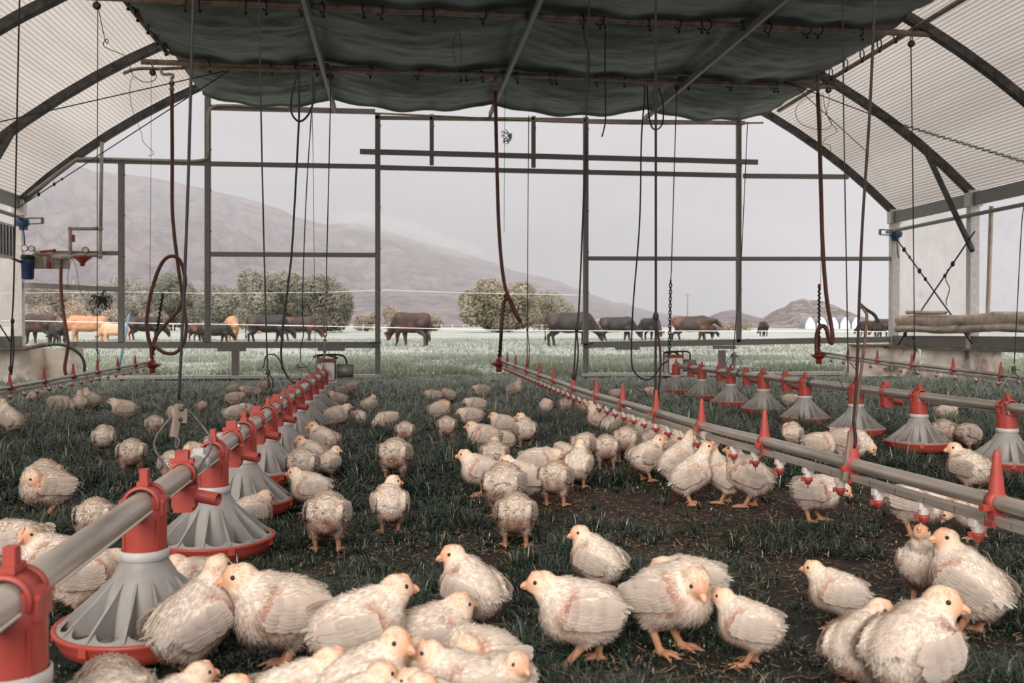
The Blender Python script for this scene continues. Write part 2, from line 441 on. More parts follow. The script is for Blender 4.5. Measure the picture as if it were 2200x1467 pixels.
fx = np.concatenate([-np.geomspace(420, 14, 26), np.arange(-12, 15, 1.0), np.geomspace(16, 520, 28)])
fy = np.concatenate([np.arange(-10, 15.4, 2.5), [15.4], np.geomspace(16.2, 900, 60)])
FX, FY = np.meshgrid(fx, fy, indexing='ij')
inside = (FX > -9.5) & (FX < 13.5) & (FY < 15.45)
FZ = np.where(inside, -.08, field_z(FX, FY) - .012) + np.where(FY > 16, (fbm(FX * .3, FY * .3, 3, 8) - .5) * .06, 0)
V = np.stack([FX, FY, FZ], -1).reshape(-1, 3)
a, b = FX.shape; ii = np.arange(a * b).reshape(a, b)
Q = np.stack([ii[:-1, :-1], ii[1:, :-1], ii[1:, 1:], ii[:-1, 1:]], -1).reshape(-1, 4)
mat('field_grass', rgb(140, 146, 136), rgb(120, 130, 114), .8, 0, .35, .5, bscale=6, c3=rgb(152, 154, 151), c3scale=.06, c3range=(.4, .62))
tag(linkmesh('field', mesh_np('field', V, Q), 'field_grass'), kind='structure')

# ------------------------------------------------------------------ the far hills
def hill(name, sil, d0, d1, m, amp=.05, seed=1, foot=.004, step=7):
    xs = np.array([p[0] for p in sil]); ys = np.array([p[1] for p in sil])
    px = np.arange(xs[0], xs[-1] + 1, step); n = len(px)
    ridge = np.interp(px, xs, ys) + (fbm(px * .035, px * 0 + seed, 4, seed) - .5) * 7
    vv = np.linspace(0, 1.25, 46)
    P = np.zeros((n, len(vv), 3))
    for j, v in enumerate(vv):
        d = d0 + (d1 - d0) * v
        nz = (fbm(px * .014 + 3 * v, px * .004 + v * 5, 5, seed + 3) - .5) + .5 * (fbm(px * .05 + v * 2, v * 9 + px * .01, 4, seed + 9) - .5)
        f = np.clip(v, 0, 1) ** .85 if v <= 1 else 1 - (v - 1) * 2.2
        k = f + amp * 4 * nz * np.sin(pi * min(v, 1)) 
        for i in range(n):
            dr = ray(px[i], 716 - (716 - ridge[i]) * 0); dr = dr / np.linalg.norm(dr[:2])
            el = (712 - ridge[i]) / FPX
            P[i, j] = (dr[0] * d, dr[1] * d, H + d * (el * k[i] + foot * (1 - min(v, 1))))
    mb = MB().sheet(P)
    return tag(mb.build(name, m), kind='structure')
mat('chaparral', rgb(108, 98, 102), rgb(62, 58, 64), .95, 0, .05, 1.0, bscale=.05, c3=rgb(122, 106, 104), c3scale=.012, c3range=(.48, .7))
mat('boulder_hill', rgb(112, 102, 96), rgb(74, 70, 68), .95, 0, .09, 1.0, bscale=.2, c3=rgb(142, 134, 128), c3scale=.2, c3range=(.55, .64))
hill('mountain', [(-500, 560), (-260, 480), (-60, 415), (60, 396), (150, 386), (200, 400), (270, 402), (330, 405), (400, 415), (450, 424), (520, 436), (570, 446), (620, 466), (660, 478),
                  (700, 487), (740, 482), (770, 484), (830, 498), (900, 520), (960, 534), (1000, 545), (1050, 560), (1100, 580), (1150, 594), (1200, 603), (1260, 628), (1320, 648),
                  (1380, 662), (1420, 672), (1480, 682), (1580, 696), (1700, 712)], 900, 2400, 'chaparral', .07, 4)
hill('hill_far', [(1490, 708), (1515, 684), (1545, 672), (1575, 668), (1600, 674), (1640, 684), (1700, 700), (1740, 708)], 700, 900, 'chaparral', .05, 21, .003, 5)
hill('hill_near', [(1500, 706), (1540, 694), (1600, 690), (1640, 684), (1668, 668), (1700, 652), (1728, 645), (1758, 647), (1790, 658), (1830, 674), (1870, 688), (1930, 697), (2100, 700), (2300, 706)], 330, 480, 'boulder_hill', .10, 33, .002, 4)

# thin mist lying over the far valley
m = bpy.data.materials.new('valley_mist'); m.use_nodes = True; nt = m.node_tree; nt.nodes.clear()
o_ = nt.nodes.new('ShaderNodeOutputMaterial'); v_ = nt.nodes.new('ShaderNodeVolumeScatter'); v_.inputs['Color'].default_value = (1, .98, 1, 1); v_.inputs['Density'].default_value = .00033
nt.links.new(v_.outputs[0], o_.inputs['Volume']); m.cycles.homogeneous_volume = True; MATS['valley_mist'] = m
tag(MB().box((300, 1700, 400), (6000, 2600, 830)).build('mist', 'valley_mist'), 'pale mist over the far valley and mountain', 'mist', kind='stuff')

# cloud resting on the ridge
m = bpy.data.materials.new('ridge_cloud'); m.use_nodes = True; nt = m.node_tree; nt.nodes.clear(); N = nt.nodes.new; L = nt.links.new
o_ = N('ShaderNodeOutputMaterial'); v_ = N('ShaderNodeVolumeScatter'); tc = N('ShaderNodeTexCoord'); ln = N('ShaderNodeVectorMath'); ln.operation = 'LENGTH'
L(tc.outputs['Object'], ln.inputs[0]); r1 = N('ShaderNodeMapRange'); r1.interpolation_type = 'SMOOTHSTEP'; r1.inputs['From Min'].default_value = 1; r1.inputs['From Max'].default_value = .15; L(ln.outputs['Value'], r1.inputs['Value'])
nz = N('ShaderNodeTexNoise'); nz.inputs['Scale'].default_value = 2.2; nz.inputs['Detail'].default_value = 3; L(tc.outputs['Object'], nz.inputs['Vector'])
r2 = N('ShaderNodeMapRange'); r2.inputs['From Min'].default_value = .3; r2.inputs['From Max'].default_value = .7; L(nz.outputs['Fac'], r2.inputs['Value'])
m1 = N('ShaderNodeMath'); m1.operation = 'MULTIPLY'; L(r1.outputs[0], m1.inputs[0]); L(r2.outputs[0], m1.inputs[1]); m2 = N('ShaderNodeMath'); m2.operation = 'MULTIPLY'; m2.inputs[1].default_value = .02; L(m1.outputs[0], m2.inputs[0])
L(m2.outputs[0], v_.inputs['Density']); L(v_.outputs[0], o_.inputs['Volume']); MATS['ridge_cloud'] = m
for px, py, rx, rz, rot in ((850, 492, 120, 34, .22), (960, 528, 110, 28, .22), (770, 474, 70, 26, .1)):
    c = DP(px, py, 2150); k = 2150 / FPX
    o = MB().ball((0, 0, 0), 1, 24, 14).build('low_cloud', 'ridge_cloud'); o.location = c; o.scale = (rx * k, 120, rz * k); o.rotation_euler = (0, rot, 0)
    tag(o, 'soft grey cloud resting on the mountain ridge', 'cloud', 'low clouds on the ridge', 'stuff')

# ------------------------------------------------------------------ shed frame
YR = [YW, 11.7, 9.5, 7.3, 5.1, 2.9, .7, -1.5]
ZG = 2.5
def arch(Y, label, w=.085, h=.105, legs=True):
    t = thing('arch_rib', label, 'frame', (XC, Y, 0), 'arched ribs of the shed')
    xs = np.linspace(XL, XR, 33)
    for nm, sel in (('left_rafter', xs[:17]), ('right_rafter', xs[16:])):
        mb = MB()
        for p, q in zip(sel[:-1], sel[1:]):
            mb.bar((p, Y, arc_z(p) - .04), (q, Y, arc_z(q) - .04), w, h)
        mb.build('rafter', 'dark_steel' , t)
    for X in (XL, XR):
        mb = MB().bar((X, Y, 0), (X, Y, arc_z(X)), .14, .1, up=(0, 1, 0))
        mb.box((X, Y - .01, arc_z(X) - .1), (.2, .12, .22))
        mb.build('post', 'white_steel', t)
    s = 1
    for sx, X in ((1, XL), (-1, XR)):
        if Y < YW:
            a = np.array([X + sx * .06, Y - .07, 1.85]); b = np.array([X + sx * .75, Y - .07, arc_z(X + sx * .75) - .1])
            mb = MB().bar(a, b, .05, .06); mb.ball(a, .04, 8, 5); mb.build('knee_brace', 'dark_steel', t)
    return t
lab = ['arched rib at the open end wall of the shed', 'dark arched rib one bay in from the end wall, with knee braces', 'dark arched rib crossing the top corners of the picture',
       'arched rib overhead, nearest in view', 'arched rib above the camera', 'arched rib behind', 'arched rib behind the feeder', 'arched rib at the rear']
for Y, l in zip(YR[:4], lab): arch(Y, l)

# translucent corrugated roof, two slopes
def roof(name, x0, x1, y0, y1):
    n = 1300
    th0 = math.asin((x0 - XC) / (ARC_R + .09)); th1 = math.asin((x1 - XC) / (ARC_R + .09))
    th = np.linspace(th0, th1, n)
    s = th * ARC_R
    r = ARC_R + .085 + .010 * np.sin(s * 2 * pi / .052)
    ys = np.linspace(y0, y1, 12)
    g = np.stack([np.repeat((XC + r * np.sin(th))[:, None], 12, 1), np.repeat(ys[None], n, 0),
                  np.repeat((ARC_Z + r * np.cos(th))[:, None], 12, 1)], -1)
    return tag(MB().sheet(g).build(name, 'roof_plastic'), kind='structure')
roof('roof_left', XL - .1, XC, -2, YW + .12)
roof('roof_right', XC, XR + .1, -2, YW + .12)

# gutter beams, sills and side walls
for nm, X, s in (('left', XL, 1), ('right', XR, -1)):
    b = thing('gutter_beam', 'grey steel gutter beam along the %s eave' % nm, 'beam', (X, YW, ZG))
    MB().bar((X + s * .02, -2, ZG + .05), (X + s * .02, YW, ZG + .05), .06, .18).build('beam', 'galvanised_steel', b)
    MB().tube([(X + s * .1, -2, ZG - .18), (X + s * .1, YW + .05, ZG - .18)], .028, 8).build('roll_up_pipe', 'galvanised_steel', b)
    b = thing('sill_beam', 'weathered grey sill beam under the %s side curtain' % nm, 'beam', (X, YW, .5))
    MB().bar((X + s * .02, 2, .57), (X + s * .02, YW, .57), .08, .17).build('beam', 'galvanised_steel', b)
    MB().bar((X + s * .1, 2, .47), (X + s * .1, YW - .05, .47), .22, .03).build('ledge', 'weathered_wood', b)
def curtain(name, X, y0, y1, z0, z1, m, seed, nz=18, amp=.02):
    ys = np.linspace(y0, y1, int(abs(y1 - y0) / .06) + 2); zs = np.linspace(z0, z1, nz)
    YY, ZZ = np.meshgrid(ys, zs, indexing='ij')
    XX = X + (fbm(YY * 2.5, ZZ * 2.5, 4, seed) - .5) * amp * 4
    return tag(MB().sheet(np.stack([XX, YY, ZZ], -1)).build(name, m), kind='structure')
curtain('wall_right', XR + .06, 11.75, YW, .62, 2.6, 'side_plastic', 3)
curtain('wall_right', XR + .10, 2.0, 11.72, .62, 2.6, 'clear_plastic', 4)
curtain('wall_left', XL - .06, 2.0, YW, .62, 2.6, 'side_plastic', 9)
# dark edge strip of the right curtain
one(MB().bar((XR - .02, 11.35, .75), (XR - .02, 11.28, 2.4), .03, .06, up=(0, 1, 0)), 'curtain_edge_strap', 'rolled_canvas', 'frayed brown strap edging the clear side curtain by the post', 'strap')
def roll(x, z, y0, y1, r, seed, label, name='rolled_curtain'):
    ys = np.linspace(y0, y1, 60); n = 14; g = []
    for k in range(n + 1):
        a = 2 * pi * k / n
        rr = r * (1 + .7 * (fbm(ys * 3, ys * 0 + k % n * .8, 3, seed) - .5))
        rr = rr * np.where((ys == ys[0]) | (ys == ys[-1]), .35, 1)
        g.append(np.stack([x + rr * np.cos(a), ys, z + .8 * rr * np.sin(a) + .012 * np.sin(ys * 3)], -1))
    return one(MB().sheet(np.array(g)[::-1]), name, 'rolled_canvas', label, 'tarp')
roll(XR - .12, .88, 9.8, YW - .35, .11, 4, 'thick tan rolled-up side curtain resting on the right sill beam')
roll(XR - .16, .76, 9.8, YW - .3, .07, 6, 'flatter brown roll of curtain under the thick tan roll')
roll(XR - .2, 1.0, 12.0, YW - .7, .035, 8, 'thin loose fold of tan tarp on top of the curtain roll')

# ------------------------------------------------------------------ end wall frame, one welded thing
ew = thing('end_wall_frame', 'grey steel frame of posts and rails across the open end of the shed', 'frame', (XC, YW, 0))
def P(px, py, dy=0.0): return WY(px, py, YW + dy)
def pw(px, w): 
    d = P(px + w / 2, 600) - P(px - w / 2, 600); return abs(d[0])
for px, y0, y1, wd in ((261, 350, 736, 13), (446.5, 208, 736, 13), (811.5, 245, 810, 11.5), (927.5, 246, 355, 9), (1146, 250, 360, 9), (1258.5, 252, 804, 11), (1587, 245, 735, 10.5)):
    a, b = P(px, y1), P(px, y0); w_ = pw(px, wd)
    mb = MB().bar(a, b, w_, .05, up=(0, 1, 0))
    mb.bar(a + np.array((w_ * .28, -.028, 0)), b + np.array((w_ * .28, -.028, 0)), w_ * .18, .012, up=(0, 1, 0))
    for py in np.arange(y0 + 25, y1 - 8, 88):                            # strap bolts
        q = P(px, py); mb.box(q + np.array((w_ * .55, 0, 0)), (.012, .03, .02))
    mb.build('post', 'galvanised_steel', ew)
for a, b, hgt in (((450, 231), (806, 240), 11), ((806, 253), (1254, 258), 8), ((1254, 260), (1600, 264), 8), ((165, 343), (440, 350), 12), ((453, 352), (806, 358), 10), ((817, 360), (1254, 370), 10), ((1263, 370), (1582, 377), 10),
                  ((1597, 378), (1822, 380), 10), ((453, 546), (806, 548), 10), ((1263, 555), (1582, 556), 9), ((1592, 556), (1918, 556), 9), ((46, 612), (255, 622), 11), ((75, 543), (256, 544), 9),
                  ((150, 741), (806, 741), 14), ((1254, 741), (1912, 729), 13)):
    p, q = P(*a), P(*b); s = np.linalg.norm(P(a[0], a[1] + hgt) - p)
    MB().bar(p, q, .05, s).build('rail', 'galvanised_steel', ew)
for a, b in (((205, 813), (818, 810)), ((1252, 803), (1812, 795))):
    p, q = P(*a), P(*b); p[2] = q[2] = .055
    MB().bar(p, q, .11, .05).build('base_rail', 'white_steel', ew)
    MB().bar(p + np.array((0, .03, -.05)), q + np.array((0, .03, -.05)), .05, .06).build('runner', 'dark_steel', ew)
for px in (506, 1551):
    a, b = P(px, 806 if px < 900 else 796), P(px, 752); a[2] = .06
    MB().bar(a, b, .1, .09, up=(0, 1, 0)).build('stub_post', 'galvanised_steel', ew)
for px, w_, py in ((498, 58, 751), (712, 56, 750), (1348, 54, 748), (1556, 52, 746)):
    p = P(px, py, -.03); MB().bbox(p, (w_ / FPX * 13.7, .035, .05)).build('bracket_plate', 'galvanised_steel', ew)
for px, py in ((806, 736), (1262, 737)):
    p = P(px, py, -.05); mb = MB().box(p, (.13, .03, .03)); mb.box(p + np.array((.0, -.01, -.05)), (.1, .03, .02)); mb.tube([p + np.array((-.08, -.02, 0)), p + np.array((.09, -.02, .005))], .012, 6)
    mb.build('clamp', 'wire_steel', ew)
# loose header beam in front of the posts
p, q = P(773, 325.5, -.06), P(1628, 348.5, -.06)
one(MB().bar(p, q, .04, .078), 'header_beam', 'galvanised_steel', 'long dark steel beam lying across the tall middle posts of the end wall', 'beam')
one(MB().tube(smooth_path([P(800, 243, -.08), P(1000, 252, -.1), (P(1200, 262, -.12)), P(1400, 266, -.1), P(1640, 264, -.05)]), .014, 6), 'conduit', 'rust_pipe', 'thin sagging conduit along the top of the end wall', 'pipe')
one(MB().tube(smooth_path([P(620, 232, -.05), P(560, 229, -.05), P(480, 226, -.05), P(455, 231, -.05), P(447, 246, -.05), P(446, 300, -.05), P(446, 330, -.05), P(440, 342, -.05), P(400, 346, -.05), P(300, 343, -.05), P(180, 341, -.05), P(150, 352, -.05), P(60, 420, -.05)]), .02, 6),
    'cable_bundle', 'old_pvc', 'pale cable bundle bending from the top rail down the tall left post', 'cable')

# cross pipes on the ribs, purlins under the cloth
ZT = 4.04
labs = ['rust-flecked cross pipe below the far edge of the cloth, one bay from the end wall', 'rust-flecked cross pipe under the cloth at the top of the picture', 'cross pipe overhead out of the picture']
for Y, x0, x1, l in ((11.7, -3.1, 5.92, labs[0]), (9.5, -3.05, 6.0, labs[1]), (7.3, -3.05, 6.0, labs[2])):
    t = thing('cross_pipe', l, 'pipe', (XC, Y, ZT))
    MB().tube([(x, Y, ZT) for x in np.linspace(x0, x1, 9)], .034, 10).build('pipe', 'rust_pipe', t)
    for x in (-.89, 1.41, 3.78):
        mb = MB().box((x, Y, ZT + .01), (.12, .1, .09)); mb.tube([(x - .03, Y - .06, ZT - .06), (x + .05, Y + .05, ZT + .06)], .02, 6); mb.build('clamp', 'dark_steel', t)
for x, l in ((-.89, 'left dark purlin under the shade cloth'), (1.41, 'dark ridge purlin under the middle of the shade cloth'), (3.78, 'right dark purlin slanting under the shade cloth')):
    mb = MB().bar((x, 2.0, ZT - .07), (x, YW - .1, ZT - .07), .045, .07); mb.bar((x + .028, 2.0, ZT - .05), (x + .028, YW - .1, ZT - .05), .012, .03)
    one(mb, 'purlin', 'galvanised_steel', l, 'beam', 'purlins under the shade cloth')
one(MB().tube([(-2.74, 3, ZT + .10), (-2.78, 11.65, ZT + .10)], .03, 8), 'edge_pipe', 'rust_pipe', 'rusty pipe along the left edge of the shade cloth', 'pipe')
one(MB().tube([(5.62, 3, ZT + .06), (5.82, 13.3, ZT + .06)], .03, 8), 'edge_pipe', 'rust_pipe', 'rusty pipe along the right edge of the shade cloth', 'pipe')

# shade cloth, three panels sagging between purlins
def cloth(y0, y1, x0, x1, seed, label, far_drop=.0, edge_up=.1):
    nx, ny = 220, 60
    u = np.linspace(0, 1, nx); v = np.linspace(0, 1, ny)
    U, Vv = np.meshgrid(u, v, indexing='ij')
    X = x0 + (x1 - x0) * U; Y = y0 + (y1 - y0) * Vv
    knots = np.array([x0, -.89, 1.41, 3.78, x1])
    seg = np.clip(np.searchsorted(knots, X) - 1, 0, 3); t = np.clip((X - knots[seg]) / (knots[seg + 1] - knots[seg]), 0, 1)
    arch_ = 4 * t * (1 - t)
    sag = (.075 + .10 * np.sin(pi * Vv)) * arch_ ** .9 + .03 * np.sin(pi * Vv) + far_drop * Vv ** 2 * (.35 + .65 * arch_)
    wr = (fbm(X * 1.1 + Y * 1.6, Y * 2.6 - X * .9, 4, seed) - .5) * .07 + (fbm(X * 2 + Y * 6, Y * 9 - X * 3.1, 3, seed + 5) - .5) * .016
    fan = .02 * np.sin((t - .5) * 26 / (.35 + Vv)) * Vv ** 2 * arch_
    Z = ZT + .12 - sag + wr * np.minimum(1, .25 + 4 * Vv * (1 - Vv)) + fan + .06 * np.exp(-Vv * 25) - .035 * sstep(.95, 1, Vv)
    # side edges pulled in between lacings
    return one(MB().sheet(np.stack([X, Y, Z], -1)[::-1]), 'shade_cloth', 'shade_cloth', label, 'shade cloth', 'shade cloth panels')
cloth(9.43, 11.68, -2.75, 5.62, 3, 'dark green shade cloth panel between the two cross pipes')
cloth(11.62, YW - .25, -2.72, 5.75, 13, 'dark green shade cloth panel hanging nearest the open end wall', .10)
cloth(7.35, 9.48, -2.62, 5.5, 23, 'dark green shade cloth panel at the very top of the picture')

# ball bungees lacing the cloth to the pipes
bb = thing('ball_bungee', 'x', 'bungee', (0, 0, 0)); bb['_o'] = [0, 0, 0]
MB().torus((0, 0, 0), .055, .008, (1, .25, .1), 12, 5, (1, 1.0)).build('loop', 'black_rubber', bb)
MB().ball((.01, 0, -.085), .019, 8, 6).build('ball', 'black_rubber', bb)
first = [bb]
BX = {11.7: [450, 585, 640, 680, 705, 795, 896, 990, 1000, 1035, 1110, 1182, 1193, 1280, 1340, 1477, 1567, 1660, 1668, 1755],
      9.5: [398, 430, 530, 570, 650, 694, 782, 817, 908, 930, 1038, 1250, 1288, 1392, 1455, 1502, 1518, 1648, 1730, 1756, 1848]}
for Y, xs in BX.items():
    for px in xs:
        p = WY(px, 712, Y)
        o = first.pop() if first else copy_tree(bb)
        o.location = (p[0], Y, ZT - .01); o.rotation_euler = (random.uniform(-.1, .1), random.uniform(-.15, .15), random.uniform(-.6, .6))
        o['group'] = 'ball bungees on the far cross pipe' if Y > 10 else 'ball bungees on the front cross pipe'
        o['label'] = 'black ball bungee looped round the ' + ('far cross pipe, next to the end wall' if Y > 10 else 'front cross pipe at the top of the picture')
for k, Y in enumerate((9.75, 10.1, 10.5, 10.9, 11.3)):
    for X, sd in ((-2.72, 'left'), (5.66, 'right')):
        o = copy_tree(bb); o.location = (X, Y, ZT + .07); o.rotation_euler = (.25, 0, .3 * (1 if X < 0 else -1))
        o['group'] = 'ball bungees on the %s edge pipe' % sd; o['label'] = 'black ball bungee lacing the cloth to the %s edge pipe' % sd

# ------------------------------------------------------------------ canvas skirts below the sills
def skirt(path, z0, z1, m, label, seed, apron=0.0, amp=.10, cat='tarp'):
    path = smooth_path(path, 14); n = len(path)
    zs = list(np.linspace(z1, z0, 16)); g = []
    nrm = np.gradient(path[:, :2], axis=0); nrm = np.stack([-nrm[:, 1], nrm[:, 0]], 1); nrm /= np.linalg.norm(nrm, axis=1)[:, None] + 1e-9
    s = np.cumsum(np.r_[0, np.linalg.norm(np.diff(path[:, :2], axis=0), axis=1)])
    for j, z in enumerate(zs):
        f = (z1 - z) / (z1 - z0)
        off = (fbm(s * 2.2, s * 0 + z * 3, 4, seed) - .5) * amp * 4 * (.25 + f)
        g.append(np.c_[path[:, :2] + nrm * off[:, None], np.full(n, z) + (fbm(s * 3, s * 0, 3, seed + 4) - .5) * .05 * (1 if j == 0 else 0)])
    if apron:
        for f in (.35, .7, 1.0):
            off = apron * f * (1 + .5 * (fbm(s * 1.5, s * 0 + f, 3, seed + 8) - .5))
            zz = np.maximum(z0 + .012 + .05 * fbm(s * 4, s * 0 + f * 3, 3, seed + 2) * (1 - f * .6), .012)
            g.append(np.c_[path[:, :2] + nrm * off[:, None], zz])
    return one(MB().sheet(np.array(g)), 'canvas_skirt', m, label, cat)
a = P(1822, 760, -.06); 
skirt([(a[0], a[1], 0), (7.45, YW - .05, 0), (7.84, YW - .1, 0), (7.88, 13.2, 0), (7.87, 12.95, 0)], .0, .50, 'canvas', 'cream canvas skirt wrapped round the right rear corner under the sill', 5)
skirt([(7.9, 12.85, 0), (7.86, 12.2, 0), (7.88, 11.5, 0), (7.9, 11.0, 0)], .0, .49, 'canvas', 'stained cream canvas skirt spread on the grass at the far right', 15, .34)
a = P(180, 790, -.06)
skirt([(XL + .1, 11.9, 0), (XL + .1, 12.6, 0), (XL + .14, 13.4, 0), (XL + .35, YW - .1, 0), (-4.9, YW - .08, 0), (a[0], a[1], 0)], .0, .49, 'canvas', 'cream canvas skirt under the left sill behind the drinker line', 25)
# side ground boards
one(MB().bar((7.2, YW - .02, .50), (8.0, YW - .14, .50), .2, .03), 'corner_board', 'weathered_wood', 'weathered board on top of the right rear skirt', 'board')

# ------------------------------------------------------------------ feeder lines
PZ = .334
def on_line(A, B, px):
    d2 = ray(px, 712)[:2]; d = (B - A)[:2]
    s = np.linalg.solve(np.array([[d[0], -d2[0]], [d[1], -d2[1]]]), -A[:2])
    return A + (B - A) * s[0]
LA, LB = G(0, 1300, PZ), G(697, 800, PZ)
RA, RB = G(2184, 877, PZ), G(1482, 789, PZ)

def pan_proto():
    t = thing('feeder_pan', 'x', 'poultry feeder', (0, 0, 0))
    mb = MB().lathe([(1e-4, .006), (.12, .006), (.152, .010), (.172, .022), (.183, .042), (.186, .054), (.192, .060), (.192, .067), (.180, .066), (.16, .042), (.13, .026), (1e-4, .022)], n=56)
    for k in range(7):
        a = 2 * pi * k / 7; mb.box((.186 * math.cos(a), .186 * math.sin(a), .052), (.012, .02, .02), rotm(a, 0))
    mb.build('dish', 'red_plastic', t)
    NF = 14
    mb = MB().lathe([(.0485, .222), (.0495, .205), (.056, .192), (.067, .174), (.081, .147), (.091, .114), (.097, .085), (.100, .06), (.102, .030)], n=56)
    for k in range(NF):
        a = 2 * pi * k / NF; R = rotm(a, 0); w_ = .0030
        pr = [(.070, .168), (.108, .132), (.15, .097), (.181, .070), (.15, .062), (.098, .058), (.088, .115)]
        V = np.array([(r, s * w_ * (1.0 if i in (1, 2, 3) else .9), z) for s in (-1, 1) for i, (r, z) in enumerate(pr)]) @ R.T
        n = len(pr)
        mb.add(V, [tuple(range(n))[::-1], tuple(range(n, 2 * n))] + [(i, (i + 1) % n, n + (i + 1) % n, n + i) for i in range(n)])
    m_ = NF * 12; g = []
    for f in np.linspace(0, 1, 5):
        row = []
        for i in range(m_ + 1):
            a = 2 * pi * i / m_; ph = (i % 12) / 12; sc_ = abs(2 * ph - 1)           # 1 at the fin, 0 between fins
            rin = .152 + .022 * (1 - sc_ ** 2.2)
            r = rin + (.181 - rin) * f
            row.append((r * math.cos(a), r * math.sin(a), .066 + (.181 - r) * .62))
        g.append(row)
    g.append([(x * .187 / .181, y * .187 / .181, .062) for x, y, z in g[-1]])
    mb.sheet(np.array(g))
    mb.build('grille', 'grey_plastic', t)
    MB().lathe([(.050, .205), (.0535, .207), (.0535, .226), (.050, .228)], n=40).build('collar', 'pale_plastic', t)
    mb = MB().lathe([(.0475, .222), (.0475, .30), (.046, .345), (.03, .35), (1e-4, .35)], n=32)
    for k in range(4): 
        a = pi / 4 + k * pi / 2; mb.box((.048 * math.cos(a), .048 * math.sin(a), .26), (.006, .005, .075), rotm(a, 0))
    for s in (-1, 1): mb.bbox((0, s * .040, PZ - .012), (.058, .012, .036))
    mb.build('drop_tower', 'red_plastic', t)
    mb = MB()
    for x0, x1, r in ((-.036, -.027, .040), (-.027, .027, .036), (.027, .036, .040)):
        mb.lathe([(r - .006, x0), (r, x0), (r, x1), (r - .006, x1)], (0, 0, PZ), 18, axis=(1, 0, 0), a0=-pi * .12, a1=pi * 1.12)
    for s in (-1, 1): mb.bbox((0, s * .041, PZ + .004), (.060, .016, .008))
    mb.bbox((0, 0, PZ + .055), (.022, .018, .038)); mb.bbox((0, 0, PZ + .042), (.045, .024, .012))
    mb.build('saddle_clamp', 'red_plastic', t)
    r_ = np.sqrt(rng.uniform(.11 ** 2, .168 ** 2, 900)); a_ = rng.uniform(0, 2 * pi, 900)
    mb = MB().lathe([(.112, .03), (.14, .034), (.158, .036), (.162, .040)], n=40)
    for r, a in zip(r_[:260], a_[:260]): mb.box((r * math.cos(a), r * math.sin(a), .038 + random.random() * .004), (.006, .004, .004), rotm(random.random() * 6, random.random()))
    tag(mb.build('feed', 'feed_pellets', t), 'tan feed pellets', kind='stuff')
    return t
def outlet_proto():
    t = thing('drop_outlet', 'x', 'feeder outlet', (0, 0, 0))
    mb = MB()
    for x0, x1, r in ((-.012, -.006, .037), (-.006, .006, .033), (.006, .012, .037)):
        mb.lathe([(r - .007, x0), (r, x0), (r, x1), (r - .007, x1), (r - .007, x0)], (0, 0, PZ), 20, axis=(1, 0, 0))
    for s in (-1, 1): mb.bbox((s * .009, 0, PZ + .05), (.013, .034, .03))
    mb.bbox((0, 0, PZ + .036), (.026, .06, .012))
    mb.build('ring_clamp', 'red_plastic', t)
    mb = MB().bbox((0, -.006, PZ - .06), (.05, .06, .06)); mb.bbox((0, -.006, PZ - .092), (.058, .05, .014))
    mb.build('outlet_box', 'red_plastic', t)
    a = np.array((0, -.02, PZ - .055)); d = np.array((-.35, -.9, -.12)); d /= np.linalg.norm(d)
    MB().lathe([(.0175, 0), (.0175, .085), (.014, .085), (.014, .01)], a, 18, axis=d).build('outlet_tube', 'red_plastic', t)
    return t
pan0 = pan_proto(); out0 = outlet_proto()
pool = [pan0]; pool2 = [out0]
def put(p0, first, pos, rz, label, group, tilt=0):
    o = first.pop() if first else copy_tree(p0)
    o.location = (pos[0], pos[1], 0); o.rotation_euler = (tilt, 0, rz); o['label'] = label; o['group'] = group
    return o
yawL = math.atan2((LB - LA)[1], (LB - LA)[0]); yawR = math.atan2((RB - RA)[1], (RB - RA)[0])
ordn = ['nearest', 'second', 'third', 'fourth', 'fifth', 'sixth', 'seventh', 'eighth', 'ninth', 'tenth', 'eleventh', 'twelfth']
lp = [22, 309, 457, 524, 575, 609, 639, 658, 672, 684, 694]
for i, px in enumerate(lp):
    lab = 'red and grey feeder pan on the left line, ' + ('cut off by the bottom left corner' if i == 0 else 'nearest one wholly in view' if i == 1 else ordn[i] + ' back from the left corner')
    put(pan0, pool, on_line(LA, LB, px), yawL, lab, 'feeder pans of the left line')
for i, px in enumerate([391, 497, 551, 593, 625]):
    p = on_line(LA, LB, px)
    put(out0, pool2, p, yawL + (pi if 0 else 0), 'red drop outlet clamped on the left feeder pipe, %s from the near end' % ('first' if i == 0 else ordn[i]), 'drop outlets of the left line')
rp = [2165, 1975, 1840, 1730, 1640, 1570, 1508, 1452]
for i, px in enumerate(rp):
    lab = 'red and grey feeder pan on the right line, ' + ('cut off by the right edge' if i == 0 else 'last one, under the motor' if i == 7 else ordn[i] + ' from the right edge')
    put(pan0, pool, on_line(RA, RB, px), yawR, lab, 'feeder pans of the right line')
for i, px in enumerate([1903, 1688, 1603, 1545, 1483]):
    put(out0, pool2, on_line(RA, RB, px), yawR, 'red drop outlet clamped on the right feeder pipe, %s from the right edge' % ('first' if i == 0 else ordn[i]), 'drop outlets of the right line')

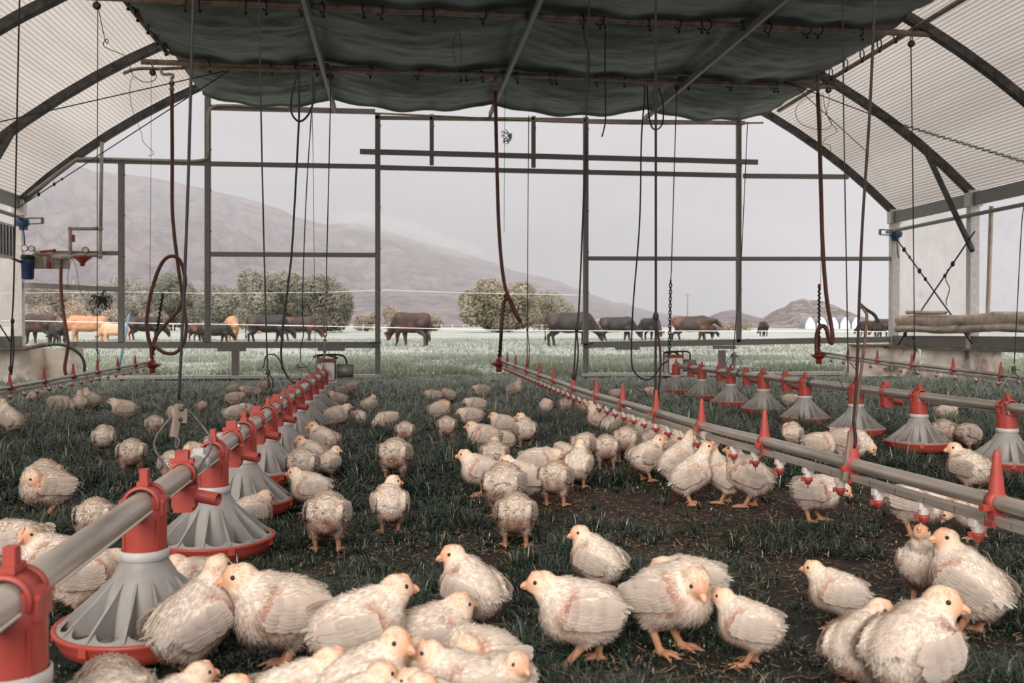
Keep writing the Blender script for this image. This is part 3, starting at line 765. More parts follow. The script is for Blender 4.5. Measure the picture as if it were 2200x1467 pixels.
def feeder_pipe(A, B, ext0, ext1, label, sleeves):
    d = (B - A) / np.linalg.norm(B - A); a = A - d * ext0; b = B + d * ext1
    t = thing('feeder_pipe', label, 'pipe', tuple(A))
    mb = MB().tube(np.linspace(a, b, 14), .0265, 18); mb.bar(a + (0, 0, -.026), b + (0, 0, -.026), .016, .014)
    mb.tube([a + np.array((.024, 0, -.016)), b + np.array((.024, 0, -.016))], .0035, 6)
    mb.build('pipe', 'pipe_steel', t)
    for px in sleeves:
        p = on_line(A, B, px)
        mb = MB().tube([p - d * .03, p + d * .03], .031, 18); mb.box(p + np.array((0, 0, .036)), (.03, .02, .014)); mb.build('sleeve', 'pale_plastic' if px < 900 else 'wire_steel', t)
    return t
feeder_pipe(LA, LB, .35, .25, 'long galvanised feeder pipe running from the lower left corner to the end wall', (426, 506, 600, 660))
feeder_pipe(RA, RB, .8, .35, 'long galvanised feeder pipe of the right feeder line', (1745, 1590))

def bail(p, yaw, label):                       # bent wire hanger over a pipe
    c, s = math.cos(yaw + pi / 2), math.sin(yaw + pi / 2); n = np.array((c, s, 0))
    q = [p + n * .034 + (0, 0, -.03), p + n * .038 + (0, 0, .01), p + n * .075 + (0, 0, .085), p + n * .02 + (0, 0, .165), p + (0, 0, .175), p - n * .02 + (0, 0, .165), p - n * .075 + (0, 0, .085), p - n * .038 + (0, 0, .01), p - n * .034 + (0, 0, -.03)]
    mb = MB().tube(smooth_path(q, 4), .0035, 6); mb.tube([p + n * .034 + (0, 0, -.03), p + (0, 0, -.045), p - n * .034 + (0, 0, -.03)], .0035, 6)
    return one(mb, 'wire_hanger', 'wire_steel', label, 'hanger')
for px, l in ((392, 'large bent wire hanger over the left feeder pipe in the foreground'), (577, 'bent wire hanger under the rope at the middle of the left feeder pipe'), (646, 'small wire hanger under the hanging switch on the left feeder pipe'), (680, 'small wire hanger at the far end of the left feeder pipe')):
    bail(on_line(LA, LB, px), yawL, l)
for px, l in ((1822, 'bent wire hanger over the right feeder pipe beside the fifth pan'), (2178, 'bent wire hanger over the right feeder pipe by the right edge'), (1577, 'small bent wire hanger on the far part of the right feeder pipe')):
    bail(on_line(RA, RB, px), yawR, l)

def motor(p, yaw, label):
    t = thing('feeder_motor', label, 'motor', tuple(p)); R = rotm(yaw, 0)
    mb = MB().bbox(p + R @ (.10, 0, .0), (.22, .16, .17), .15, R); mb.bbox(p + R @ (.10, 0, -.1), (.12, .2, .04), .15, R); mb.build('gear_housing', 'white_plastic', t)
    mb = MB(); mb.bbox(p + R @ (.06, 0, .105), (.14, .17, .03), .2, R); mb.tube([p + R @ (-.02, .05, .1), p + R @ (.16, .05, .12)], .012, 6); mb.build('top_cover', 'red_dark_plastic', t)
    MB().tube([p + R @ (.1, -.1, .0), p + R @ (.1, -.26, .0)], [.07, .065], 16).build('motor_can', 'galvanised_steel', t)
    MB().tube(smooth_path([p + R @ (.1, -.2, .06), p + R @ (.02, -.16, .15), p + R @ (-.06, 0, .16), p + R @ (.05, .12, .14), p + R @ (.12, .02, .16), p + R @ (.2, -.1, .12)], 6), .009, 6).build('cable', 'black_rubber', t)
    mb = MB(); [mb.bar(p + R @ (x, y, -.08), p + R @ (x, y, .16), .014, .014) for x, y in ((0, .08), (.2, .08), (0, -.08), (.2, -.08))]; mb.bar(p + R @ (0, .08, .16), p + R @ (.2, -.08, .16), .014, .014); mb.build('hanging_bracket', 'dark_steel', t)
    return t
dL = (LB - LA) / np.linalg.norm(LB - LA); dR = (RB - RA) / np.linalg.norm(RB - RA)
mL = LB + dL * .25; mR = on_line(RA, RB, 1452) 
motor(mL, yawL, 'pale drive motor with red top at the far end of the left feeder line')
motor(mR, yawR, 'white drive motor box with dark wiring over the last pan of the right feeder line')

# ------------------------------------------------------------------ drinker lines
hang = None
def hanger_mesh():
    mb = MB()
    prof = [(-.016, .0, .021, .016), (.012, .0, .018, .015), (.05, .0, .013, .011), (.088, 0, .009, .008), (.1, 0, .006, .006), (.103, 0, .001, .001)]
    V = []
    for z, x, a, b in prof:
        for k in range(12):
            t = 2 * pi * k / 12; V.append((x + b * math.cos(t), a * math.sin(t), z + .018))
    F = [(i * 12 + k, i * 12 + (k + 1) % 12, (i + 1) * 12 + (k + 1) % 12, (i + 1) * 12 + k) for i in range(len(prof) - 1) for k in range(12)]
    mb.add(V, F, True)
    mb.lathe([(.019, -.012), (.025, -.012), (.025, .012), (.019, .012), (.019, -.012)], (0, 0, 0), 18, axis=(1, 0, 0))
    mb.bbox((0, 0, -.025), (.024, .03, .03)); mb.bbox((0, 0, -.05), (.03, .042, .012)); mb.bbox((0, .028, -.012), (.018, .02, .014)); mb.bbox((0, -.028, -.02), (.018, .02, .014))
    for s in (-1, 1): mb.box((.0075, 0, .095), (.01, .006, .008))
    o = mb.build('bracket', 'red_plastic'); me = o.data; bpy.data.objects.remove(o); return me
def nip_meshes():
    mb = MB().bbox((0, 0, -.004), (.02, .034, .018)); mb.lathe([(.012, -.03), (.0125, -.012), (.011, -.008)], n=14); mb.bbox((0, .0, -.016), (.016, .024, .012))
    o = mb.build('nipple', 'white_plastic'); a = o.data; bpy.data.objects.remove(o)
    mb = MB().lathe([(1e-4, -.052), (.007, -.050), (.011, -.042), (.0155, -.036), (.0155, -.026), (.012, -.026), (.011, -.034), (1e-4, -.038)], n=14); mb.bbox((0, .019, -.032), (.006, .010, .014))
    o = mb.build('cup', 'red_plastic'); b = o.data; bpy.data.objects.remove(o)
    mb = MB().tube([(0, 0, -.05), (0, 0, -.064)], .002, 6); o = mb.build('pin', 'wire_steel'); c = o.data; bpy.data.objects.remove(o)
    return a, b, c
HM = hanger_mesh(); NM = nip_meshes()
def drinker(path, name_label, brackets, nip_px0, spacing, reg_side, lean):
    path = np.array(path); t = thing('drinker_line', name_label, 'drinker', tuple(path[-1]))
    o_ = np.array(t['_o'])
    up = smooth_path(path, 6)
    MB().tube(up, .0185, 14).build('support_pipe', 'pipe_steel', t)
    low = up + np.array((0, 0, -.041))
    mb = MB(); 
    for p, q in zip(low[:-1], low[1:]): mb.bar(p, q + (q - p) * .02, .024, .025, bev=.35)
    mb.build('water_pipe', 'pipe_steel', t)
    s = np.r_[0, np.cumsum(np.linalg.norm(np.diff(up, axis=0), axis=1))]
    at = lambda d: np.array([np.interp(d, s, up[:, k]) for k in range(3)])
    def s_of(px):
        dd = np.linspace(0, s[-1], 900); pts = np.array([at(d) for d in dd]); v = pts - CAM
        x = 1100 + FPX * (v @ RT) / (v @ FW); return dd[np.argmin(abs(x - px))]
    yaw = math.atan2(up[-1][1] - up[0][1], up[-1][0] - up[0][0])
    bs = [s_of(px) for px in brackets]
    for d in bs:
        o = bpy.data.objects.new('bracket', HM); COL.objects.link(o); o.parent = t; o.location = at(d) - o_; o.rotation_euler = (0, 0, yaw)
    for d in np.arange(s_of(nip_px0), s[-1] - .2, spacing):
        o = bpy.data.objects.new('nipple', NM[0]); COL.objects.link(o); o.parent = t; o.location = at(d) - o_ + np.array((0, 0, -.056)); o.rotation_euler = (0, 0, yaw)
        for nm, me in (('cup', NM[1]), ('pin', NM[2])):
            c = bpy.data.objects.new(nm, me); COL.objects.link(c); c.parent = o
    e = up[-1]
    for d in (s[-1] * .22, s[-1] * .55):
        p = at(d) + (0, 0, -.041); q = at(d + .06) + (0, 0, -.041); MB().tube([p, q], .022, 14).build('coupler', 'old_pvc', t)
    c = e + np.array((-.03 * reg_side, .05, -.035))
    mb = MB().lathe([(1e-4, -.11), (.035, -.11), (.04, -.075), (.035, -.05), (.055, -.035), (.1, -.012), (.105, .0), (.09, .012), (.045, .028), (.04, .055), (1e-4, .06)], c, 24)
    mb.tube([c + (0, 0, .05), c + (.0, .0, .09)], .02, 10)
    mb.build('regulator', 'red_dark_plastic', t)
    b0 = c + np.array((0, .0, .08)); b1 = b0 + np.array(lean)
    tt = MB().tube([b0, b1], .012, 8)
    hx = [b0 + (b1 - b0) * f + .019 * np.array((math.cos(f * 90), math.sin(f * 90), 0)) for f in np.linspace(0, 1, 190)]
    tt.tube(hx, .006, 5); tt.build('breather_tube', 'black_rubber', t)
    MB().lathe([(1e-4, .05), (.018, .045), (.02, .0), (1e-4, 0)], b1, 10).build('breather_cap', 'red_dark_plastic', t)
    return t, at, s_of, yaw
XM = 1.36
mid = [WX(px, py, XM) for px, py in ((2330, 1130), (2184, 1090), (1832, 997), (1644, 948), (1523, 918), (1398, 882), (1261, 842), (1170, 809), (1078, 775))]
mid_t = drinker(mid, 'long drinker line with red cups crossing the middle of the shed', [2141, 1834, 1643, 1508, 1410, 1338, 1281, 1232, 1190, 1159, 1132, 1108, 1090], 2245, .222, 1, (.09, .1, .78))
ldr = [WX(px, py, -3.2) for px, py in ((-120, 857), (0, 835), (158, 807), (320, 778))]
drinker(ldr, 'drinker line with red cups hung along the left side of the shed', [21, 95, 157, 209, 253, 290], 22, .29, -1, (.12, .05, .82))
rdr = [WX(px, py, 5.6) for px, py in ((2400, 842), (2199, 811), (1960, 783), (1768, 758))]
drinker(rdr, 'drinker line with red cups hung along the right side of the shed', [2150, 2048, 1959, 1885, 1822], 2145, .33, 1, (0, 0, .82))

# ------------------------------------------------------------------ ropes, cables, chains and hoses
def rope(pts, r, m, label, name='rope', cat='rope', group=None, k=8, sm=True):
    p = smooth_path(pts, k) if sm else np.array(pts)
    return one(MB().tube(p, r, 6), name, m, label, cat, group)
def dep(line_pt): return line_pt[1]
Y_ld = lambda px: WX(px, 712, -3.2)[1]
Y_md = lambda px: WX(px, 712, XM)[1]
Y_rd = lambda px: WX(px, 712, 5.6)[1]
Y_lf = lambda px: on_line(LA, LB, px)[1]
Y_rf = lambda px: on_line(RA, RB, px)[1]
def vrope(px_pts, Y, r, m, label, fork=None, name='rope', cat='rope'):
    pts = [WY(px, py, Y) for px, py in px_pts]
    mb = MB().tube(smooth_path(pts, 6), r, 6)
    if fork:                                                      # the rope loops round the bracket and back up
        (ax, ay), (bx, by) = fork
        a = WY(ax, ay, Y); b = WY(bx, by, Y)
        mb.tube(smooth_path([a, a + (b - a) * .5 + np.array((.022, -.01, 0)), b + np.array((.012, 0, .0)), b + np.array((0, 0, -.015))], 6), r * .9, 6)
        mb.ball(a, r * 2.6, 8, 5, (1, 1, 1.5)); mb.ball(b + np.array((0, 0, .03)), r * 2.2, 8, 5, (1, 1, 2))
    return one(mb, name, m, label, cat)
vrope([(46, -60), (42, 0), (35, 330), (30, 600), (26, 690), (22, 805)], Y_ld(22), .0065, 'wire_dark', 'dark rope holding the left drinker line at the left edge of the picture', ((27, 690), (22, 800)))
vrope([(210, 18), (209, 400), (209, 745), (209, 780)], Y_ld(209), .0045, 'wire_dark', 'thin cord from a pulley down to the left drinker line', ((209, 752), (209, 782)))
vrope([(325, 160), (324, 400), (322, 640), (322, 735)], Y_ld(318), .003, 'wire_dark', 'hair-thin cord beside the brown hose loop on the left')
p4 = on_line(LA, LB, 385)
vrope([(420, -60), (415, 0), (404, 400), (392, 700), (384, 860)], p4[1], .0042, 'black_rubber', 'thick black rope down to the grey rope adjuster in the foreground')
vrope([(557, -40), (558, 100), (566, 480), (573, 740), (577, 828)], Y_lf(577), .004, 'wire_dark', 'dark cord down to the wire hanger in the middle of the left feeder pipe', ((576, 800), (578, 838)))
vrope([(672, 180), (668, 260), (658, 420), (650, 640), (652, 715), (646, 745), (645, 780)], Y_lf(646), .004, 'wire_dark', 'cord holding the small hanging switch above the left feeder line')
vrope([(668, 165), (672, 300), (675, 560), (677, 742), (679, 800)], Y_lf(680), .003, 'wire_steel', 'pale thin wire down to the far end of the left feeder line')
vrope([(711, 172), (707, 350), (702, 560), (702, 602)], Y_lf(694) + .3, .006, 'wire_dark', 'dark rope above the left hanging chain')
vrope([(1136, 248), (1134, 500), (1133, 705), (1132, 795)], Y_md(1132), .005, 'wire_dark', 'cord down to the third red bracket from the far end of the middle drinker line', ((1133, 708), (1132, 792)))
vrope([(1274, -60), (1266, 0), (1258, 300), (1245, 640), (1238, 712), (1232, 830)], Y_md(1232), .007, 'wire_dark', 'dark rope slanting down beside the tall right middle post', ((1239, 706), (1232, 818)))
vrope([(1410, -60), (1409, 0), (1409, 400), (1409, 676), (1408, 860)], Y_md(1409), .0065, 'red_rope', 'reddish rope down to a bracket at the middle of the centre drinker line', ((1409, 680), (1409, 855)))
vrope([(1085, 190), (1084, 300), (1083, 500)], 11.5, .003, 'wire_dark', 'hair-thin cord beside the middle brown hose')
vrope([(1454, 192), (1449, 350), (1443, 560), (1441, 600)], Y_rf(1452), .006, 'wire_dark', 'dark cord above the right hanging chain')
vrope([(1810, -40), (1812, 200), (1817, 500), (1821, 720), (1822, 800)], Y_rf(1822), .0042, 'wire_dark', 'thin straight cord down to the hanger of the right feeder pipe')
p21 = Y_md(1834)
vrope([(1886, -60), (1880, 0), (1868, 250), (1853, 480), (1846, 650), (1841, 800), (1833, 918)], p21, .0042, 'red_rope', 'dark rope with a loose end, down to the wooden hook in the foreground')
rope([WY(1846, 655, p21), WY(1858, 668, p21), WY(1862, 690, p21), WY(1850, 800, p21), WY(1835, 915, p21)], .0042, 'brown_rope', 'brown return strand of rope from the knot to the wooden hook')
rope([WY(1846, 652, p21), WY(1860, 664, p21), WY(1878, 676, p21), WY(1887, 692, p21)], .005, 'wire_dark', 'short loose end of black rope at the knot')
vrope([(1957, 100), (1960, 300), (1963, 560), (1964, 745), (1959, 785)], Y_rd(1959), .006, 'wire_dark', 'cord from a pulley down to the right drinker line by the canvas skirt', ((1963, 725), (1960, 780)))
vrope([(2206, 430), (2196, 470), (2186, 650), (2179, 782)], Y_rd(2178), .0045, 'wire_dark', 'dark cord down to the right drinker line at the right edge')
vrope([(1606, 262), (1600, 400), (1590, 600), (1577, 735), (1577, 790)], Y_rf(1577), .004, 'wire_dark', 'hair-thin cord down to the far hanger of the right feeder pipe')
vrope([(1765, 200), (1764, 400), (1763, 620)], Y_rd(1768), .003, 'wire_steel', 'pale hair-thin cord beside the right brown hose')

# black electric cords
YL9 = Y_lf(650)
rope([WY(x, y, YL9) for x, y in ((640, 155), (628, 200), (626, 240), (640, 260), (655, 255), (668, 235), (676, 200), (672, 165))], .0075, 'black_rubber', 'hanging loop of black electric cord below the cloth on the left', 'electric_cord', 'cord')
rope([WY(x, y, YL9) for x, y in ((643, 160), (642, 260), (635, 400), (627, 540), (618, 620), (606, 720), (605, 775), (615, 805), (632, 822), (646, 812))], .0075, 'black_rubber', 'long black electric cord curving down to the left feeder line', 'electric_cord', 'cord')
rope([WY(x, y, YL9 + .05) for x, y in ((566, 790), (572, 765), (590, 762), (603, 778), (606, 795))], .005, 'green_hose', 'thin arch of grey-green wire beside the black cord on the left', 'wire', 'wire')
YR9 = Y_rf(1452)
rope([WY(x, y, YR9) for x, y in ((1385, 182), (1384, 220), (1378, 300), (1374, 480), (1360, 660), (1357, 775), (1368, 805), (1390, 816), (1408, 805), (1420, 785), (1436, 775))], .009, 'black_rubber', 'long black electric cord sweeping down to the right motor', 'electric_cord', 'cord')
rope([WY(x, y, YR9) for x, y in ((1390, 185), (1393, 240), (1400, 272), (1412, 278), (1424, 262), (1424, 220), (1415, 190))], .009, 'black_rubber', 'hanging loop of black electric cord below the cloth on the right', 'electric_cord', 'cord')
Y95 = 9.4
rope([WY(x, y, Y95) for x, y in ((1290, 40), (1300, 60), (1300, 110), (1300, 160), (1301, 250), (1298, 275), (1293, 294))], .008, 'black_rubber', 'loose end of black cord hanging under the middle of the cloth', 'electric_cord', 'cord')
rope([WY(x, y, Y95) for x, y in ((1262, 40), (1254, 60), (1257, 90), (1266, 120), (1264, 170), (1260, 250), (1260, 330), (1256, 420), (1250, 540))], .005, 'wire_dark', 'thin dark cord looping down beside the loose black cord end', 'electric_cord', 'cord')
rope([WY(x, y, 9.4) for x, y in ((984, 60), (972, 95), (978, 130), (984, 160), (974, 175))], .003, 'wire_dark', 'thin wire loop hanging before the middle cloth panel', 'wire', 'wire')
rope([WY(x, y, 9.4) for x, y in ((985, 62), (991, 100), (989, 135), (984, 158))], .003, 'wire_dark', 'thin straight wire beside the wire loop before the middle cloth panel', 'wire', 'wire')
tg = []; _r = random.Random(5)
for k in range(30):
    a = _r.uniform(0, 2 * pi); q = _r.uniform(.45, 1.0); tg.append(WY(1087 + 14 * q * math.cos(a), 293 + 16 * q * math.sin(a), 11.5 + _r.uniform(-.06, .06)))
tg = smooth_path(tg, 7)
one(MB().tube(tg, .0035, 5), 'wire_tangle', 'wire_dark', 'tangled ball of black wire hanging beside the middle brown hose', 'wire')
rope([WY(x, y, 9.3) for x, y in ((212, 20), (220, 60), (228, 92), (233, 88), (228, 84), (222, 98), (240, 108), (268, 120), (278, 140), (286, 162), (310, 176), (332, 172), (336, 160))], .004, 'wire_dark', 'thin curly wire trailing from the left pulley', 'wire', 'wire')
rope([WY(x, y, 12.6) for x, y in ((290, 152), (280, 180), (280, 215), (290, 250), (304, 285), (308, 305), (330, 328), (318, 336))], .004, 'wire_steel', 'thin wavy wire below the left end of the far cross pipe', 'wire', 'wire')
rope([WY(x, y, 11.9) for x, y in ((1750, 205), (1720, 220), (1709, 240), (1720, 265), (1755, 278), (1780, 276), (1786, 262), (1774, 240), (1768, 200))], .004, 'wire_dark', 'wide thin wire ring by the right end of the far cross pipe', 'wire', 'wire')
rope([WY(x, y, 11.9) for x, y in ((1779, 195), (1782, 215), (1776, 240), (1784, 262), (1798, 282), (1776, 296), (1768, 308), (1782, 312), (1784, 325), (1772, 332))], .004, 'wire_dark', 'thin kinked wire hanging by the right end of the far cross pipe', 'wire', 'wire')

# guy wires and braces
def wire2(a, b, r, m, label, mids=(), knots=()):
    pts = [a] + list(mids) + [b]
    mb = MB().tube(smooth_path(pts, 5) if mids else np.array(pts), r, 6)
    a = np.array(a); b = np.array(b)
    for f, R in knots:
        p = a + (b - a) * f; mb.ball(p, R, 8, 5, (1, 1, 1.4))
    return one(mb, 'brace_wire', m, label, 'brace wire')
wire2(WY(-10, 264, 11.2), WY(486, 152, 11.6), .007, 'wire_dark', 'long dark brace wire crossing the left roof')
wire2(WY(42, 444, 13.3), WY(492, 152, 11.7), .007, 'wire_dark', 'dark brace wire with turnbuckle from the left post up to the far cross pipe', knots=((.1, .022), (.18, .02), (.22, .015)))
wire2(WY(1700, 178, 11.9), WY(1925, 205 + 178, 13.6), .006, 'wire_dark', 'dark wire along the right edge of the gable')
wire2(WY(1666, 168, 11.7), WY(1904, 258, 10.8), .007, 'wire_dark', 'dark brace wire over the right roof, plain part')
a, b = WY(1904, 258, 10.8), WY(2215, 352, 9.6)
mb = MB()
for k in range(46):
    f = k / 45; mb.torus(a + (b - a) * f, .018, .006, axis=(1, 0, .2) if k % 2 else (0, .3, 1), n=8, m=4, sc=(1, 1))
one(mb, 'chain', 'wire_dark', 'dark chain tightening the brace over the right roof', 'chain')
wire2(WX(1925, 512, 7.85), WX(2088, 738, 7.85), .011, 'wire_dark', 'brace wire running down to the right behind the rolled curtain', knots=((.12, .03), (.2, .02), (.34, .03), (.42, .024)))
wire2(WX(2094, 497, 7.83), WX(1930, 740, 7.83), .011, 'wire_dark', 'brace wire with an eye, running down to the left across the other brace', knots=((.26, .03), (.36, .022), (.9, .03)))
rope([WX(x, y, 7.84) for x, y in ((2036, 578), (2032, 600), (2040, 620), (2033, 645), (2034, 655))], .007, 'brown_rope', 'frayed bit of string hanging from the right brace wire', 'string', 'string')
wire2(WX(-6, 690, -5.2), WX(26, 740, -5.2), .01, 'wire_dark', 'short brace wire at the foot of the left corner post')

def chain(px0, py0, px1, py1, Y, label, link=.05, r=.007, tail=()):
    mb = MB(); a, b = WY(px0, py0, Y), WY(px1, py1, Y); n = int(np.linalg.norm(b - a) / (link * .74)); 
    def lk(c, d, k):
        d = d / np.linalg.norm(d); side = np.array((1, 0, 0)) if k % 2 else np.array((0, 1, 0)); side = side - d * (side @ d); side /= np.linalg.norm(side)
        q = [c + d * (link / 2) * sx + side * .013 * sy for sx, sy in ((1, 0), (.75, .75), (.4, 1), (-.4, 1), (-.75, .75), (-1, 0), (-.75, -.75), (-.4, -1), (.4, -1), (.75, -.75), (1, 0))]
        mb.tube(q, r, 5, caps=False)
    for k in range(n): lk(a + (b - a) * (k + .5) / n, b - a, k)
    for k, (x, y, dx, dy) in enumerate(tail):
        c = WY(x, y, Y); lk(c, WY(x + dx, y + dy, Y) - c, k)
    return one(mb, 'chain', 'rust_pipe' if px0 < 900 else 'wire_dark', label, 'chain')
chain(702, 602, 697, 765, Y_lf(694) + .3, 'rusty chain hanging above the left motor', tail=((692, 769, -4, 1), (688, 776, -1, 5)))
chain(1441, 602, 1438, 762, Y_rf(1452), 'dark chain holding up the right motor')

# hoses
def hose(px_pts, Y, r, label, mdl='brown_hose', jit=0.0):
    pts = [WY(p[0], p[1], Y + (p[2] if len(p) > 2 else 0)) for p in px_pts]
    return one(MB().tube(smooth_path(pts, 8), r, 8), 'hose', mdl, label, 'hose')
Yl = Y_ld(320)
hose([(369, 185), (370, 330), (370, 440), (374, 500), (380, 550, .05), (388, 610, .05), (395, 660, .03), (400, 700, .0), (395, 735, -.02), (378, 757, -.04), (355, 758, -.04), (335, 745, -.02), (330, 738), (340, 715, .04), (362, 690, .06), (384, 665, .06), (394, 635, .05), (398, 600, .02), (388, 562, -.02), (370, 550, -.03), (350, 562), (333, 600), (320, 650), (315, 690), (318, 722), (324, 745), (326, 770)],
     Yl, .024, 'red-brown hose hanging in a long twisted loop above the left drinker line')
Ym = Y_md(1076)
hose([(1064, 195), (1067, 330), (1071, 470), (1077, 560), (1085, 615), (1094, 640), (1102, 665, -.04), (1112, 682, -.08), (1118, 690, -.1), (1113, 680, -.14), (1104, 662, -.1), (1097, 645, -.06), (1090, 641, -.03), (1082, 652), (1078, 690), (1076, 730), (1074, 768)], Ym, .024, 'brown hose knotted on itself above the end of the middle drinker line')
Yr = Y_rd(1768)
hose([(1757, 200), (1761, 300), (1764, 420), (1768, 540), (1776, 640), (1786, 700), (1789, 728, -.03), (1786, 737, -.06), (1780, 725, -.08), (1776, 708, -.08), (1768, 700, -.05), (1758, 708, -.02), (1754, 728), (1755, 762)], Yr, .028, 'brown hose looping down to the end of the right drinker line')
for px, Y, l in ((369, Yl, 'left'), (1064, Ym, 'middle'), (1757, Yr, 'right')):
    a = WY(px, 165, Y); b = WY(px, 200, Y); mb = MB().tube([a, b], .02, 8); mb.ball(a + (b - a) * .4, .04, 8, 5); mb.ball(a + (b - a) * .75, .035, 8, 5)
    one(mb, 'hose_fitting', 'rust_pipe', 'dark pipe fitting at the top of the %s brown hose' % l, 'fitting')
one(MB().tube(smooth_path([WY(*p, 11.8) for p in ((1050, 155), (1052, 164), (1064, 168))], 4), .02, 6), 'elbow_pipe', 'old_pvc', 'pale elbow pipe feeding the middle brown hose', 'pipe')
one(MB().tube(smooth_path([WY(*p, 11.6) for p in ((265, 158), (285, 150), (310, 147), (345, 148), (400, 146), (500, 148), (700, 152), (1050, 160), (1400, 176), (1770, 188))], 4), .02, 6), 'water_pipe', 'rust_pipe', 'water pipe strapped under the far cross pipe', 'pipe')
one(MB().tube(smooth_path([WY(*p, 11.55) for p in ((346, 148), (347, 156), (352, 160), (370, 160), (372, 168))], 4), .018, 6), 'elbow_pipe', 'old_pvc', 'pale elbow pipe feeding the left brown hose', 'pipe')

# pulleys
for (px, py, Y, l) in ((208, 12, 9.45, 'left end of the front cross pipe'), (328, 156, 11.6, 'left end of the far cross pipe'), (1958, 94, 9.45, 'right end of the front cross pipe'), (1454, 188, 11.6, 'far cross pipe over the right motor'), (711, 165, 11.6, 'far cross pipe over the left chain'), (1780, 194, 11.6, 'right end of the far cross pipe')):
    p = WY(px, py, Y); t = thing('pulley', 'small dark pulley hanging at the ' + l, 'pulley', tuple(p), 'pulleys under the cross pipes')
    MB().lathe([(.012, -.015), (.038, -.014), (.032, 0), (.038, .014), (.012, .015)], p, 14, axis=(0, 1, 0)).build('wheel', 'dark_steel', t)
    mb = MB().bar(p + (0, -.02, -.03), p + (0, -.02, .08), .02, .004); mb.bar(p + (0, .02, -.03), p + (0, .02, .08), .02, .004); mb.torus(p + (0, 0, .095), .018, .005, (0, 1, 0), 8, 5); mb.build('cheek_plate', 'rust_pipe', t)

# rope adjuster in the foreground and wooden hook on the middle line
q = WY(383, 900, p4[1]); t = thing('rope_adjuster', 'grey ratchet rope adjuster hanging in front of the chicks on the left', 'adjuster', tuple(q))
s_ = p4[1] / FPX
a, b = WY(386, 868, p4[1]), WY(374, 938, p4[1])
mb = MB().bar(a, b, .022, .012, up=(0, 1, 0)); mb.bar(a + np.array((.014, 0, -.012)), a + np.array((.012, 0, -.05)), .014, .016, up=(0, 1, 0)); mb.build('body', 'weathered_wood', t)
mb = MB().ball(a + np.array((.006, -.008, -.012)), .007, 8, 5); mb.ball(a + np.array((.004, -.008, -.04)), .006, 8, 5); mb.build('bolt', 'dark_steel', t)
MB().tube(smooth_path([b + np.array((.006, 0, 0)), b + np.array((.014, 0, -.012)), b + np.array((.004, 0, -.028)), p4 + (0, 0, .17)], 5), .003, 6).build('hook', 'wire_steel', t)
rope([a + np.array((.01, 0, -.01)), WY(410, 868, p4[1]), WY(430, 860, p4[1]), WY(447, 838, p4[1])], .0022, 'wire_dark', 'short loose rope end curling off the grey rope adjuster', 'rope', 'rope')
t = thing('wooden_hook', 'pale wooden hook strap holding the middle drinker line on the right', 'hook', tuple(WY(1820, 1030, p21)))
a, b = WY(1829, 926, p21), WY(1815, 1032, p21)
mb = MB().bar(a, b, .016, .012, up=(0, 1, 0)); mb.bar(b, b + np.array((.03, -.004, -.006)), .014, .012); mb.build('strap', 'weathered_wood', t)
MB().tube(smooth_path([a + np.array((.004, -.008, .02)), a + np.array((.008, -.01, -.02)), a + np.array((.004, -.008, -.05))], 4), .005, 6).build('knot', 'black_rubber', t)
# small hanging switch on the left feeder line and one at the right edge
for (px, py, Y, l, nm) in ((645, 795, Y_lf(646), 'small metal switch hanging above the far left feeder line', 'w'), (2179, 800, Y_rd(2178), 'metal cord clamp above the right drinker line at the right edge', 'w'), (1577, 772, Y_rf(1577), 'small metal cord clamp above the far hanger of the right feeder pipe', 'w')):
    p = WY(px, py, Y); k = Y / FPX
    t = thing('cord_clamp', l, 'clamp', tuple(p))
    MB().bar(p + np.array((0, 0, 16 * k)), p + np.array((0, 0, -14 * k)), 7 * k, .02, up=(0, 1, 0)).build('plate', 'wire_steel', t)
    mb = MB().box(p + np.array((-5 * k, -.012, 8 * k)), (7 * k, .02, 9 * k)); mb.tube([p + np.array((0, -.01, 6 * k)), p + np.array((14 * k, -.01, 7 * k))], 1.2 * k, 6); mb.build('lever', 'dark_steel', t)

# ------------------------------------------------------------------ water manifold in the left corner
YM = YW - .1
t = thing('water_manifold', 'white pipe manifold with valves and gauges on the left end of the wall', 'plumbing', tuple(P(150, 560, -.1)))
mb = MB()
for a, b in (((112, 552), (150, 552)), ((75, 543), (110, 546)), ((150, 550), (212, 548)), ((151, 490), (151, 550)), ((151, 491), (216, 491)), ((216, 491), (219, 305)), ((216, 491), (215, 556)), ((98, 558), (98, 575))):
    mb.tube([WY(*a, YM), WY(*b, YM)], .026, 8)
for x, y in ((151, 491), (151, 552), (216, 491), (215, 550), (131, 552), (98, 556), (185, 549)): mb.ball(WY(x, y, YM), .038, 8, 6)
mb.build('pipe', 'old_pvc', t)
for x, y, s in ((158, 512, 1), (105, 570, 1)):
    p = WY(x, y, YM - .03); MB().bbox(p, (.03, .06, .1), .3).build('valve_handle', 'red_dark_plastic', t)
mb = MB().bar(WY(86, 541, YM - .04), WY(116, 538, YM - .04), .02, .03); mb.ball(WY(117, 538, YM - .04), .025, 8, 5); mb.build('lever_handle', 'red_dark_plastic', t)
for x, y in ((53.5, 533), (68, 534), (184, 537)):
    p = WY(x, y, YM - .02); g = MB().lathe([(1e-4, -.02), (.042, -.02), (.045, .015), (.038, .016)], p, 18, axis=(0, -1, 0)); o = g.build('gauge', 'dark_steel', t)
    o['_o'] = t['_o']; MB().lathe([(1e-4, .012), (.037, .012)], p, 18, axis=(0, -1, 0)).build('gauge_face', 'gauge_face', o)
p = WY(177, 552, YM); MB().lathe([(1e-4, -.13), (.03, -.13), (.034, -.09), (.06, -.06), (.125, -.01), (.12, .01), (.05, .035), (1e-4, .04)], p, 22).build('regulator', 'red_plastic', t)
